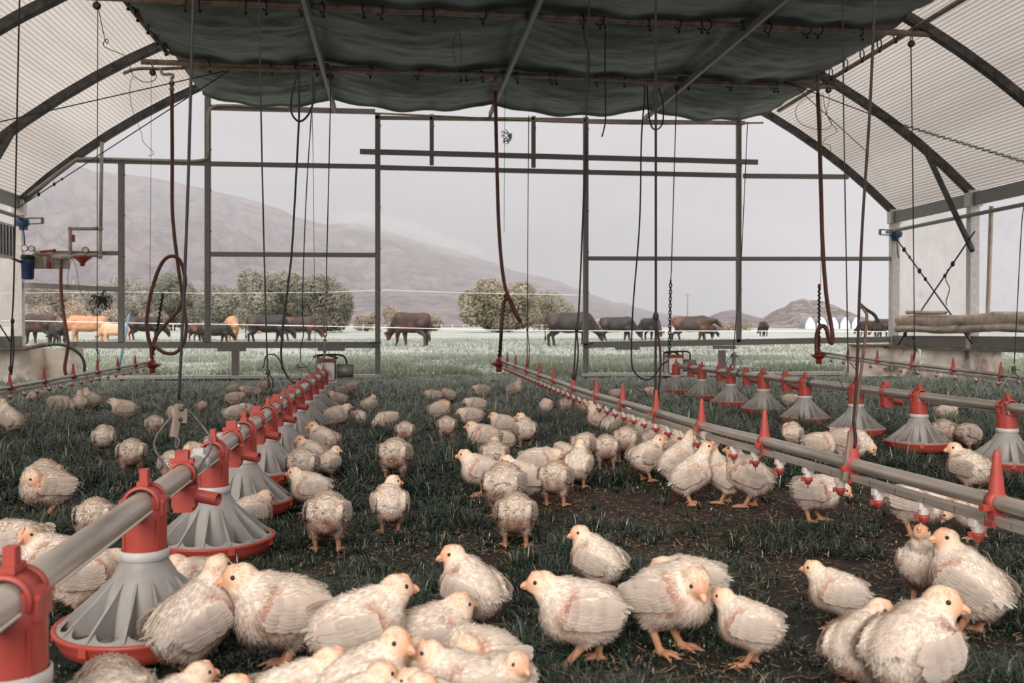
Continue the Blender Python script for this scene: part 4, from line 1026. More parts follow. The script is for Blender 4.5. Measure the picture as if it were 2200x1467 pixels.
MB().bar(WY(131, 556, YM), WY(131, 572, YM), .03, .03, up=(0, 1, 0)).build('hose_tail', 'dark_steel', t)
p = WY(59.5, 575, YM - .06); t2 = thing('water_filter', 'blue water filter canister below two gauges on the left', 'filter', tuple(p))
mb = MB().lathe([(1e-4, -.165), (.06, -.165), (.072, -.155), (.08, .11), (.08, .13)], p, 26)
for k in range(18):
    a = 2 * pi * k / 18; mb.bar(p + np.array((.075 * math.cos(a), .075 * math.sin(a), -.15)), p + np.array((.081 * math.cos(a), .081 * math.sin(a), .1)), .008, .008)
mb.build('canister', 'blue_plastic', t2)
MB().lathe([(.084, .115), (.09, .12), (.09, .165), (.07, .18), (1e-4, .185)], p, 26).build('cap', 'black_rubber', t2)
one(MB().bbox(WY(110, 561, YW - .04), (.5, .02, .22)), 'backing_board', 'board', 'pale board behind the manifold pipes', 'board')
hose([(131, 572), (131, 620), (136, 670), (144, 720), (146, 742), (142, 770), (139, 790), (142, 808)], YM - .05, .024, 'straight red-brown hose dropping from the manifold on the left')
hose([(60, 748), (100, 742), (125, 740), (150, 746), (172, 762), (181, 780), (181, 800)], YM - .1, .02, 'green hose arching over the left canvas skirt', 'green_hose')
rope([WY(x, y, YM - .1) for x, y in ((-10, 752), (20, 748), (60, 747), (92, 740), (104, 741))], .03, 'weathered_wood', 'weathered stick lying on top of the left skirt', 'stick', 'stick')
# tangle of twigs and cord hanging beside the manifold
c = WY(217, 643, YM - .1); mb = MB()
for k in range(70):
    a = random.uniform(0, 2 * pi); r0 = random.uniform(.0, .1); p = c + np.array((r0 * math.cos(a), random.uniform(-.06, .06), r0 * .8 * math.sin(a)))
    q = p + np.array((random.uniform(-.1, .12), random.uniform(-.04, .04), random.uniform(-.16, .06))); mb.tube(smooth_path([p, (p + q) / 2 + np.array((random.uniform(-.03, .03), 0, .03)), q], 3), .005, 4)
one(mb, 'twig_bundle', 'wire_dark', 'dark tangle of twigs and cord hung on the wall frame at the left', 'twigs')
rope([WY(x, y, YM - .1) for x, y in ((156, 556), (147, 580), (146, 610), (150, 615))], .004, 'wire_steel', 'thin grey wire drooping below the manifold', 'wire', 'wire')
rope([WY(x, y, YM - .1) for x, y in ((157, 556), (165, 580), (170, 615), (180, 640), (195, 645))], .004, 'wire_steel', 'thin grey wire from the manifold to the tangle of twigs', 'wire', 'wire')
rope([WY(x, y, YM - .1) for x, y in ((210, 670), (209, 700), (208, 745))], .004, 'wire_steel', 'thin strand below the tangle of twigs', 'wire', 'wire')
for (px, py, X, s, l) in ((1925, 503, XR, 1, 'right'), (48, 478, XL, -1, 'left')):
    p = WY(px, py, YW - .12); t = thing('curtain_winch', 'blue hand winch with a square steel bracket at the top of the %s corner post' % l, 'winch', tuple(p))
    mb = MB().lathe([(1e-4, -.08), (.05, -.08), (.065, -.03), (.065, .03), (.05, .08), (1e-4, .08)], p, 16, axis=(1, 0, 0)); mb.bbox(p + np.array((0, .04, -.03)), (.1, .06, .14)); mb.build('gearbox', 'blue_paint', t)
    a = p + np.array((-s * .07, 0, .02)); b = p + np.array((-s * .27, 0, .03)); mb = MB()
    for dz in (-.04, .04): mb.bar(a + (0, 0, dz), b + (0, 0, dz), .04, .014)
    mb.bar(b + (0, 0, -.04), b + (0, 0, .04), .04, .014, up=(0, 1, 0)); mb.build('bracket', 'galvanised_steel', t)
    MB().tube(smooth_path([p + (0, 0, -.05), p + np.array((.02, 0, -.15)), p + np.array((.03, 0, -.3)), p + np.array((.05, 0, -.38))], 5), .008, 6).build('pull_cord', 'black_rubber', t)
t = thing('wall_box', 'grey slatted box fixed to the left side wall', 'box', tuple(WX(8, 516, XL + .12)))
c = WX(6, 516, XL + .1); mb = MB().bbox(c, (.12, .5, .46), .05); mb.build('casing', 'white_steel', t)
mb = MB(); [mb.bar(c + (.065, -.2 + k * .1, -.2), c + (.065, -.2 + k * .1, .2), .03, .012) for k in range(5)]; mb.build('slat', 'dark_steel', t)
one(MB().tube([WX(-20, 536, XL + .12), WX(46, 563, XL + .12)], .02, 6), 'side_pipe', 'galvanised_steel', 'short grey pipe below the slatted box on the left wall', 'pipe')

# ------------------------------------------------------------------ chicks
def plumage_mat(name, rough=.85, transl=.25, dirt=True):
    m = bpy.data.materials.new(name); m.use_nodes = True; nt = m.node_tree; nt.nodes.clear(); N = nt.nodes.new; L = nt.links.new
    out = N('ShaderNodeOutputMaterial'); b = N('ShaderNodeBsdfPrincipled'); b.inputs['Roughness'].default_value = rough; b.inputs['Specular IOR Level'].default_value = .15
    at = N('ShaderNodeAttribute'); at.attribute_name = 'Col'; dt = N('ShaderNodeAttribute'); dt.attribute_name = 'dirt'  # this attribute holds real soiling plus painted crease shade
    oi = N('ShaderNodeObjectInfo'); tc = N('ShaderNodeTexCoord'); nz = N('ShaderNodeTexNoise'); nz.inputs['Scale'].default_value = 34; nz.inputs['Detail'].default_value = 4; nz.noise_dimensions = '4D'
    L(tc.outputs['Object'], nz.inputs['Vector']); mu = N('ShaderNodeMath'); mu.operation = 'MULTIPLY'; mu.inputs[1].default_value = 20; L(oi.outputs['Random'], mu.inputs[0]); L(mu.outputs[0], nz.inputs['W'])
    r = N('ShaderNodeMapRange'); r.inputs['From Min'].default_value = .34; r.inputs['From Max'].default_value = .66; L(nz.outputs['Fac'], r.inputs['Value'])
    r2 = N('ShaderNodeMapRange'); r2.inputs['To Min'].default_value = .4; r2.inputs['To Max'].default_value = 1.3; L(oi.outputs['Random'], r2.inputs['Value'])
    m1 = N('ShaderNodeMath'); m1.operation = 'MULTIPLY'; L(dt.outputs['Fac'], m1.inputs[0]); L(r.outputs[0], m1.inputs[1])
    m2 = N('ShaderNodeMath'); m2.operation = 'MULTIPLY'; m2.use_clamp = True; L(m1.outputs[0], m2.inputs[0]); L(r2.outputs[0], m2.inputs[1])
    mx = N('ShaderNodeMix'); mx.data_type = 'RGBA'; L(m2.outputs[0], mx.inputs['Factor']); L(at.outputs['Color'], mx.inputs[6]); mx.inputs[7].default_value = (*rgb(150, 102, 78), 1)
    L(mx.outputs[2], b.inputs['Base Color'])
    tr = N('ShaderNodeBsdfTranslucent'); L(mx.outputs[2], tr.inputs['Color']); ms = N('ShaderNodeMixShader'); ms.inputs[0].default_value = transl
    L(b.outputs[0], ms.inputs[1]); L(tr.outputs[0], ms.inputs[2]); L(ms.outputs[0], out.inputs['Surface']); MATS[name] = m; return m
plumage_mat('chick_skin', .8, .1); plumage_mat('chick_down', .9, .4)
mat('eye_black', rgb(20, 16, 14), None, .15); mat('beak_horn', rgb(218, 170, 136), rgb(196, 140, 110), .45, 0, 60)

CW = np.array(rgb(234, 223, 210)); CY = np.array(rgb(228, 196, 162)); CO = np.array(rgb(212, 142, 100)); CL = np.array(rgb(184, 136, 106)); CP = np.array(rgb(204, 152, 126)); CD = np.array(rgb(158, 108, 84))

POSES = {   # body z, body pitch (deg), neck (forward, side, up from the body centre), head yaw, head pitch, foot offsets, sitting, dirt on rear, ruffle
 'stand':  (.093, 12, (.070, 0, .062), 0, -8, ((.006, 0), (-.004, 0)), 0, .5, 1.0),
 'left':   (.093, 12, (.062, .016, .066), 75, -10, ((.004, 0), (-.006, 0)), 0, .5, 1.0),
 'right':  (.093, 12, (.062, -.016, .066), -75, -10, ((.002, 0), (-.006, 0)), 0, .7, 1.0),
 'low':    (.092, 2, (.084, 0, .030), 0, -22, ((.006, 0), (-.012, 0)), 0, .9, 1.1),
 'peck':   (.090, -10, (.094, 0, -.022), 0, -58, ((.010, 0), (-.018, 0)), 0, .8, 1.0),
 'drink':  (.100, 34, (.058, 0, .098), 0, 34, ((.004, 0), (-.004, 0)), 0, .7, .8),
 'alert':  (.097, 24, (.056, 0, .084), 0, -4, ((.006, 0), (-.008, 0)), 0, .5, .9),
 'alertL': (.097, 24, (.052, .010, .084), 65, -6, ((.006, 0), (-.008, 0)), 0, .6, .9),
 'sit':    (.056, 6, (.064, 0, .052), 0, -6, ((.01, 0), (0, 0)), 1, .5, 1.0),
 'sitL':   (.056, 6, (.056, .022, .050), 80, -12, ((.01, 0), (0, 0)), 1, .5, 1.0),
 'sitR':   (.056, 6, (.056, -.022, .050), -80, -12, ((.01, 0), (0, 0)), 1, .6, 1.0),
 'tuck':   (.090, 14, (.046, .040, .036), 120, -38, ((.004, 0), (-.004, 0)), 0, .8, 1.2),
 'tuckR':  (.090, 14, (.050, -.036, .034), -100, -40, ((.004, 0), (-.004, 0)), 0, .8, 1.2),
 'walk':   (.094, 8, (.078, 0, .054), 0, -6, ((.034, .0), (-.034, .004)), 0, .6, 1.0),
 'rear':   (.094, -4, (.080, 0, .016), 0, -40, ((.004, .006), (-.002, .006)), 0, 1.1, 1.1),
}
def make_chick(name):
    bz, pitch, nk, hy, hp_, feet, sit, dirt, ruf = POSES[name]
    pr = math.radians(pitch); Rb = rotm(0, pr); bx = Rb[:, 0]; bu = Rb[:, 2]
    bz += 0 if sit else .014
    c = np.array((0, 0, bz))
    hd = c + np.array(nk) + np.array((-.002, 0, -.003 if nk[2] > .04 else -.001)); Rh = rotm(math.radians(hy), math.radians(hp_)); hx = Rh[:, 0]; hl = Rh[:, 1]; hu = Rh[:, 2]
    hipx = -.006
    legs = []
    for s, (fx_, fy_) in zip((1, -1), feet):
        hip = c + bx * hipx + np.array((0, s * .026, -.022)); foot = np.array((hipx + fx_ + .006, s * (.027 + fy_), .007))
        hock = np.array((hipx + fx_ * .5 - .016, s * (.027 + fy_ * .6), min(.051, bz * .5)))
        legs.append((s, hip, hock, foot))
    sh = c + bx * .044 + bu * .022
    nmid = (sh + hd) / 2 + np.array((.006, 0, -.002))
    def body_f(P):
        d = s_ell(P, c, (.068, .056, .056), Rb)
        d = smin(d, s_ell(P, c + bx * .034 - np.array((0, 0, .008)), (.042, .051, .053), Rb), .02)
        d = smin(d, s_ell(P, c - bx * .042 + bu * .002, (.040, .042, .040), Rb), .02)
        d = smin(d, s_ell(P, c - bx * .014 - np.array((0, 0, .022)), (.05, .047, .036), Rb), .016)
        for s in (1, -1):
            d = smin(d, s_ell(P, c - bx * .010 + bu * .008 + np.array((0, s * .048, 0)), (.058, .013, .03), rotm(s * .10, pr - .12)), .010)
            if not sit: d = smin(d, s_cone(P, legs[0 if s > 0 else 1][1], legs[0 if s > 0 else 1][2] + (0, 0, .012), .025, .012), .014)
        d = smin(d, s_cone(P, sh, nmid, .034, .0235), .018)
        d = smin(d, s_cone(P, nmid, hd - hx * .006, .0225, .0185), .013)
        d = smin(d, s_ell(P, hd, (.0245, .0195, .0208), Rh), .009)
        d = smin(d, s_ell(P, hd + hx * .011 - hu * .003, (.018, .0158, .0160), Rh), .006)
        return d
    def leg_f(P):
        d = np.full(len(P), 1.0)
        for s, hip, hock, foot in legs:
            if sit:
                hock = np.array((.01, s * .03, .012)); foot = np.array((.035, s * .03, .006))
            d = np.minimum(d, smin(s_cone(P, hock + (0, 0, .014 if not sit else 0), hock, .0125, .0090), s_cone(P, hock, foot, .0080, .0070), .006))
            for a, ln, rr in ((.0, .042, .0052), (.55, .036, .0048), (-.55, .036, .0048), (pi + .1 * s, .018, .0044)):
                e = foot + np.array((math.cos(a + s * .12) * ln, math.sin(a + s * .12) * ln, -.003))
                m_ = foot + (e - foot) * .5 + (0, 0, .003)
                d = smin(d, np.minimum(s_cone(P, foot, m_, rr + .0012, rr), s_cone(P, m_, e, rr, rr * .6)), .003)
        return d
    fn = lambda P: smin(body_f(P), leg_f(P), .006)
    V, Q = surface_nets(fn, (-.125, -.085, -.004), (.135, .085, .245), .0042)
    n = vnormals(V, Q)
    db, dl = body_f(V), leg_f(V)
    wl = sstep(-.002, .006, db - dl)
    rel = (V - c) @ Rb
    # shallow feather relief
    fl = (fbm(rel[:, 0] * 60 + rel[:, 1] * 25, rel[:, 2] * 75 + rel[:, 1] * 40, 3, 5) - .5)
    V = V + n * (fl * .005 * (1 - wl))[:, None]
    dh = np.linalg.norm((V - hd), axis=1)
    hloc = (V - hd) @ Rh
    wh = 1 - sstep(.022, .044, dh)
    face = (1 - sstep(.008, .030, np.linalg.norm(hloc - np.array((.019, 0, -.001)), axis=1))) 
    col = CW * np.ones((len(V), 1))
    col = col * (1 - .62 * wh[:, None]) + CY * .62 * wh[:, None]
    col = col * (1 - .8 * face[:, None]) + CO * .8 * face[:, None]
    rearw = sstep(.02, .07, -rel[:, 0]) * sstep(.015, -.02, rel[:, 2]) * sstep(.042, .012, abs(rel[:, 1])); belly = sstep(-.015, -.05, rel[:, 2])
    crease = np.exp(-((rel[:, 2] + .018 + .12 * rel[:, 0]) / .006) ** 2) * sstep(.03, .045, abs(rel[:, 1])) * sstep(-.08, -.06, rel[:, 0]) * (1 - sstep(.03, .05, rel[:, 0]))  # shade under the wing edge and at the shoulder, painted into the colour
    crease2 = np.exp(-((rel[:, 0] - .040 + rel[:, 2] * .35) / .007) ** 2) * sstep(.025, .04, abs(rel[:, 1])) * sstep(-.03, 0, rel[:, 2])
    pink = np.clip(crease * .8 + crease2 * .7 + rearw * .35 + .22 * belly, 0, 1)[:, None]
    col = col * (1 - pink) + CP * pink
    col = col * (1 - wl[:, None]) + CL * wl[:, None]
    dirt_shade = np.clip(rearw * dirt * 1.1 + belly * .4 * dirt + .5 * crease + .45 * crease2 + .14, 0, 1) * (1 - wh) * (1 - wl) + wl * .45  # soiled rear and legs, with dirt and shade painted on belly and creases
    me = mesh_np('chick', V, Q, col=col, extra={'dirt': dirt_shade})
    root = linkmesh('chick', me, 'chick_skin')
    # down and feathers that lie on the body
    r = np.random.default_rng(hash(name) % 1000 if False else sum(map(ord, name)))
    area = np.linalg.norm(np.cross(V[Q[:, 2]] - V[Q[:, 0]], V[Q[:, 3]] - V[Q[:, 1]]), axis=1)
    fc = V[Q].mean(1); fw = wl[Q].mean(1); ff = face[Q].mean(1); fh = wh[Q].mean(1)
    ed = np.minimum(*(np.linalg.norm(fc - (hd + hx * .0095 + hl * s * .0170 + hu * .004), axis=1) for s in (1, -1)))
    prob = area * (fw < .15) * (ff < .45) * (ed > .009) * (1 + 1.2 * fh); prob /= prob.sum()
    K = 6500
    pk = r.choice(len(Q), K, p=prob); ww = r.dirichlet((1, 1, 1, 1), K)[..., None]
    p = (V[Q[pk]] * ww).sum(1); nn = (n[Q[pk]] * ww).sum(1); nn /= np.linalg.norm(nn, axis=1)[:, None] + 1e-9
    cc = (col[Q[pk]] * ww).sum(1); dd = dirt_shade[Q[pk]].mean(1); hh = wh[Q[pk]].mean(1); rl = (p - c) @ Rb
    flow = -bx[None] * 1.0 + np.array((0, 0, -.35)) + (hh[:, None]) * (c - hd)[None] * 6
    flow = flow + r.normal(0, .35 * ruf, (K, 3))
    t = flow - nn * (flow * nn).sum(1)[:, None]; t /= np.linalg.norm(t, axis=1)[:, None] + 1e-9
    lift = r.uniform(.08, .55, K) * ruf + .25 * (rl[:, 2] < -.02) + .2 * (rl[:, 0] < -.05)
    d = t + nn * lift[:, None]; d /= np.linalg.norm(d, axis=1)[:, None]
    ln = r.uniform(.009, .020, K) * (1 - .55 * hh); wd = r.uniform(.0007, .0021, K) * (1 - .3 * hh)
    sd = np.cross(d, nn); sd /= np.linalg.norm(sd, axis=1)[:, None] + 1e-9
    b0 = p - nn * .0012
    A = b0 - sd * wd[:, None] * .7; B = b0 + sd * wd[:, None] * .7
    mdl = b0 + d * (ln * .55)[:, None] - nn * (ln * .02)[:, None]
    C = mdl + sd * wd[:, None]; D = mdl - sd * wd[:, None]; E = b0 + d * ln[:, None] - nn * (ln * .12)[:, None]
    PV = np.stack([A, B, C, D, E], 1).reshape(-1, 3); ix = np.arange(K)[:, None] * 5
    pq = ix + np.array([[0, 1, 2, 3]]); pt = ix + np.array([[3, 2, 4]])
    jit = r.uniform(.9, 1.06, K)
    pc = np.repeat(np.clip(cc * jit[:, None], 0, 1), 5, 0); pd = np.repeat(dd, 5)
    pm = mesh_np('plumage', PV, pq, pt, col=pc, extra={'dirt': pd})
    try: pm.normals_split_custom_set_from_vertices(np.repeat(nn, 5, 0).astype(np.float32).tolist())
    except Exception as ex: print('normals', ex)
    linkmesh('plumage', pm, 'chick_down', root)
    # wings: rows of overlapping feathers on each flank
    def feather(MV, MF, MC, MN, base, dr, nrm, ln, wd, colr):
        dr = dr / np.linalg.norm(dr); sd_ = np.cross(nrm, dr); sd_ /= np.linalg.norm(sd_)
        o = len(MV)
        for f, k in ((0, .55), (.35, 1.0), (.7, .95), (.92, .55)):
            q = base + dr * ln * f + nrm * .0025 * math.sin(f * 2.2)
            MV += [q - sd_ * wd * k, q + sd_ * wd * k]; MN += [nrm - sd_ * .25, nrm + sd_ * .25]; MC += [colr * (1 - .20 * f)] * 2  # darker toward the tip: shade between overlapping feathers painted in
        MV.append(base + dr * ln); MN.append(nrm); MC.append(colr * .74)
        MF += [(o, o + 1, o + 3, o + 2), (o + 2, o + 3, o + 5, o + 4), (o + 4, o + 5, o + 7, o + 6), (o + 6, o + 7, o + 8)]
    def orient(MV, MF, MN):
        for i, f in enumerate(MF):
            a, b, c_ = (np.asarray(MV[j]) for j in f[:3])
            if np.cross(b - a, c_ - a) @ np.asarray(MN[f[0]]) < 0: MF[i] = f[::-1]
    for s in (1, -1):
        MV, MF, MC, MN = [], [], [], []
        Rw = rotm(s * .10, pr - .14)
        wc = c - bx * .010 + bu * .009 + np.array((0, s * .048, 0))
        def surf(u, v, h):                               # u along the wing, v up
            y = .0135 * math.sqrt(max(0, 1 - (u / .062) ** 2 - (v / .034) ** 2)) if (u / .062) ** 2 + (v / .034) ** 2 < 1 else -.004 - .02 * (abs(u) - .05 if abs(u) > .05 else 0)
            q = Rw @ np.array((u, s * (y + h), v)); return wc + q
        rows = [(9, -.016, .048, .0085, .0022, 1), (8, .004, .040, .0080, .0034, 1), (8, .022, .030, .0078, .0046, 1), (7, .038, .022, .0072, .0056, 1)]
        for cnt, u0, ln, wd, h, _ in rows:
            for k in range(cnt):
                v = -.021 + .044 * k / (cnt - 1)
                u = u0 - .010 * (k / (cnt - 1) - .5) + r.normal(0, .0015)
                base = surf(min(u, .055), v, h); dr = Rw @ np.array((-1, s * (-.06), -.10 - .18 * (v / .02) * .5 + r.normal(0, .06)))
                nrm = Rw @ np.array((-.06, s * 1.0, .25 + v * 9)); nrm /= np.linalg.norm(nrm)
                colr = (CW * (1 - .12 * r.random()) * (1 - .10) + CP * .10)
                feather(MV, MF, MC, MN, base, dr, nrm, ln * r.uniform(.9, 1.1), wd, colr)
        orient(MV, MF, MN); q = np.array([f for f in MF if len(f) == 4]); tr_ = np.array([f for f in MF if len(f) == 3])
        wm = mesh_np('wing', MV, q, tr_, col=np.array(MC), extra={'dirt': np.full(len(MV), .28)})
        MNa = np.array(MN); MNa /= np.linalg.norm(MNa, axis=1)[:, None]
        wm.normals_split_custom_set_from_vertices(MNa.astype(np.float32).tolist())
        linkmesh('wing', wm, 'chick_down', root)
    MV, MF, MC, MN = [], [], [], []
    tb = c - bx * .070 + bu * .016
    for lay in (0, 1):
        for k in range(8):
            a = (k / 7 - .5) * 1.5; dr = Rb @ np.array((-math.cos(a), math.sin(a) * .75, .10 - .35 * lay + r.normal(0, .10))); nrm = Rb @ np.array((.3, math.sin(a) * .4, 1)); nrm /= np.linalg.norm(nrm)
            feather(MV, MF, MC, MN, tb - bx * 0 + Rb @ np.array((.012, math.sin(a) * .016, -.006 * lay)), dr, nrm, r.uniform(.028, .046) * (1 - .25 * lay), .0060, CW * r.uniform(.96, 1.04))
    orient(MV, MF, MN); q = np.array([f for f in MF if len(f) == 4]); tr_ = np.array([f for f in MF if len(f) == 3])
    tm = mesh_np('tail', MV, q, tr_, col=np.array(MC), extra={'dirt': np.full(len(MV), .15)}); linkmesh('tail', tm, 'chick_down', root)
    for s in (1, -1):
        mb = MB().ball(hd + hx * .0095 + hl * s * .0170 + hu * .0040, .0043, 10, 6); mb.build('eye', 'eye_black', root)
    mb = MB(); b0 = hd + hx * .022 - hu * .003
    up_ = [b0 + hu * .001, b0 + hx * .0075 + hu * .001, b0 + hx * .0135 - hu * .0015, b0 + hx * .0165 - hu * .0055]
    mb.tube(smooth_path(up_, 3), np.interp(np.linspace(0, 1, 10), [0, .4, .8, 1], [.0078, .0060, .0034, .0008]), 8)
    lo_ = [b0 - hu * .004, b0 + hx * .007 - hu * .0055, b0 + hx * .0125 - hu * .0065]
    mb.tube(lo_, [.0055, .004, .0012], 8)
    for s in (1, -1): mb.ball(b0 + hx * .006 + hl * s * .0035 + hu * .0035, .0011, 6, 4)
    mb.build('beak', 'beak_horn', root)
    mb = MB().tube([hd + hx * .022 + hu * .009, hd + hx * .013 + hu * .0190, hd + hx * .004 + hu * .0215], [.0020, .0026, .0014], 6); mb.build('comb', 'comb_pink', root)
    return root
mat('comb_pink', rgb(220, 164, 132), rgb(206, 142, 112), .6, 0, 60)

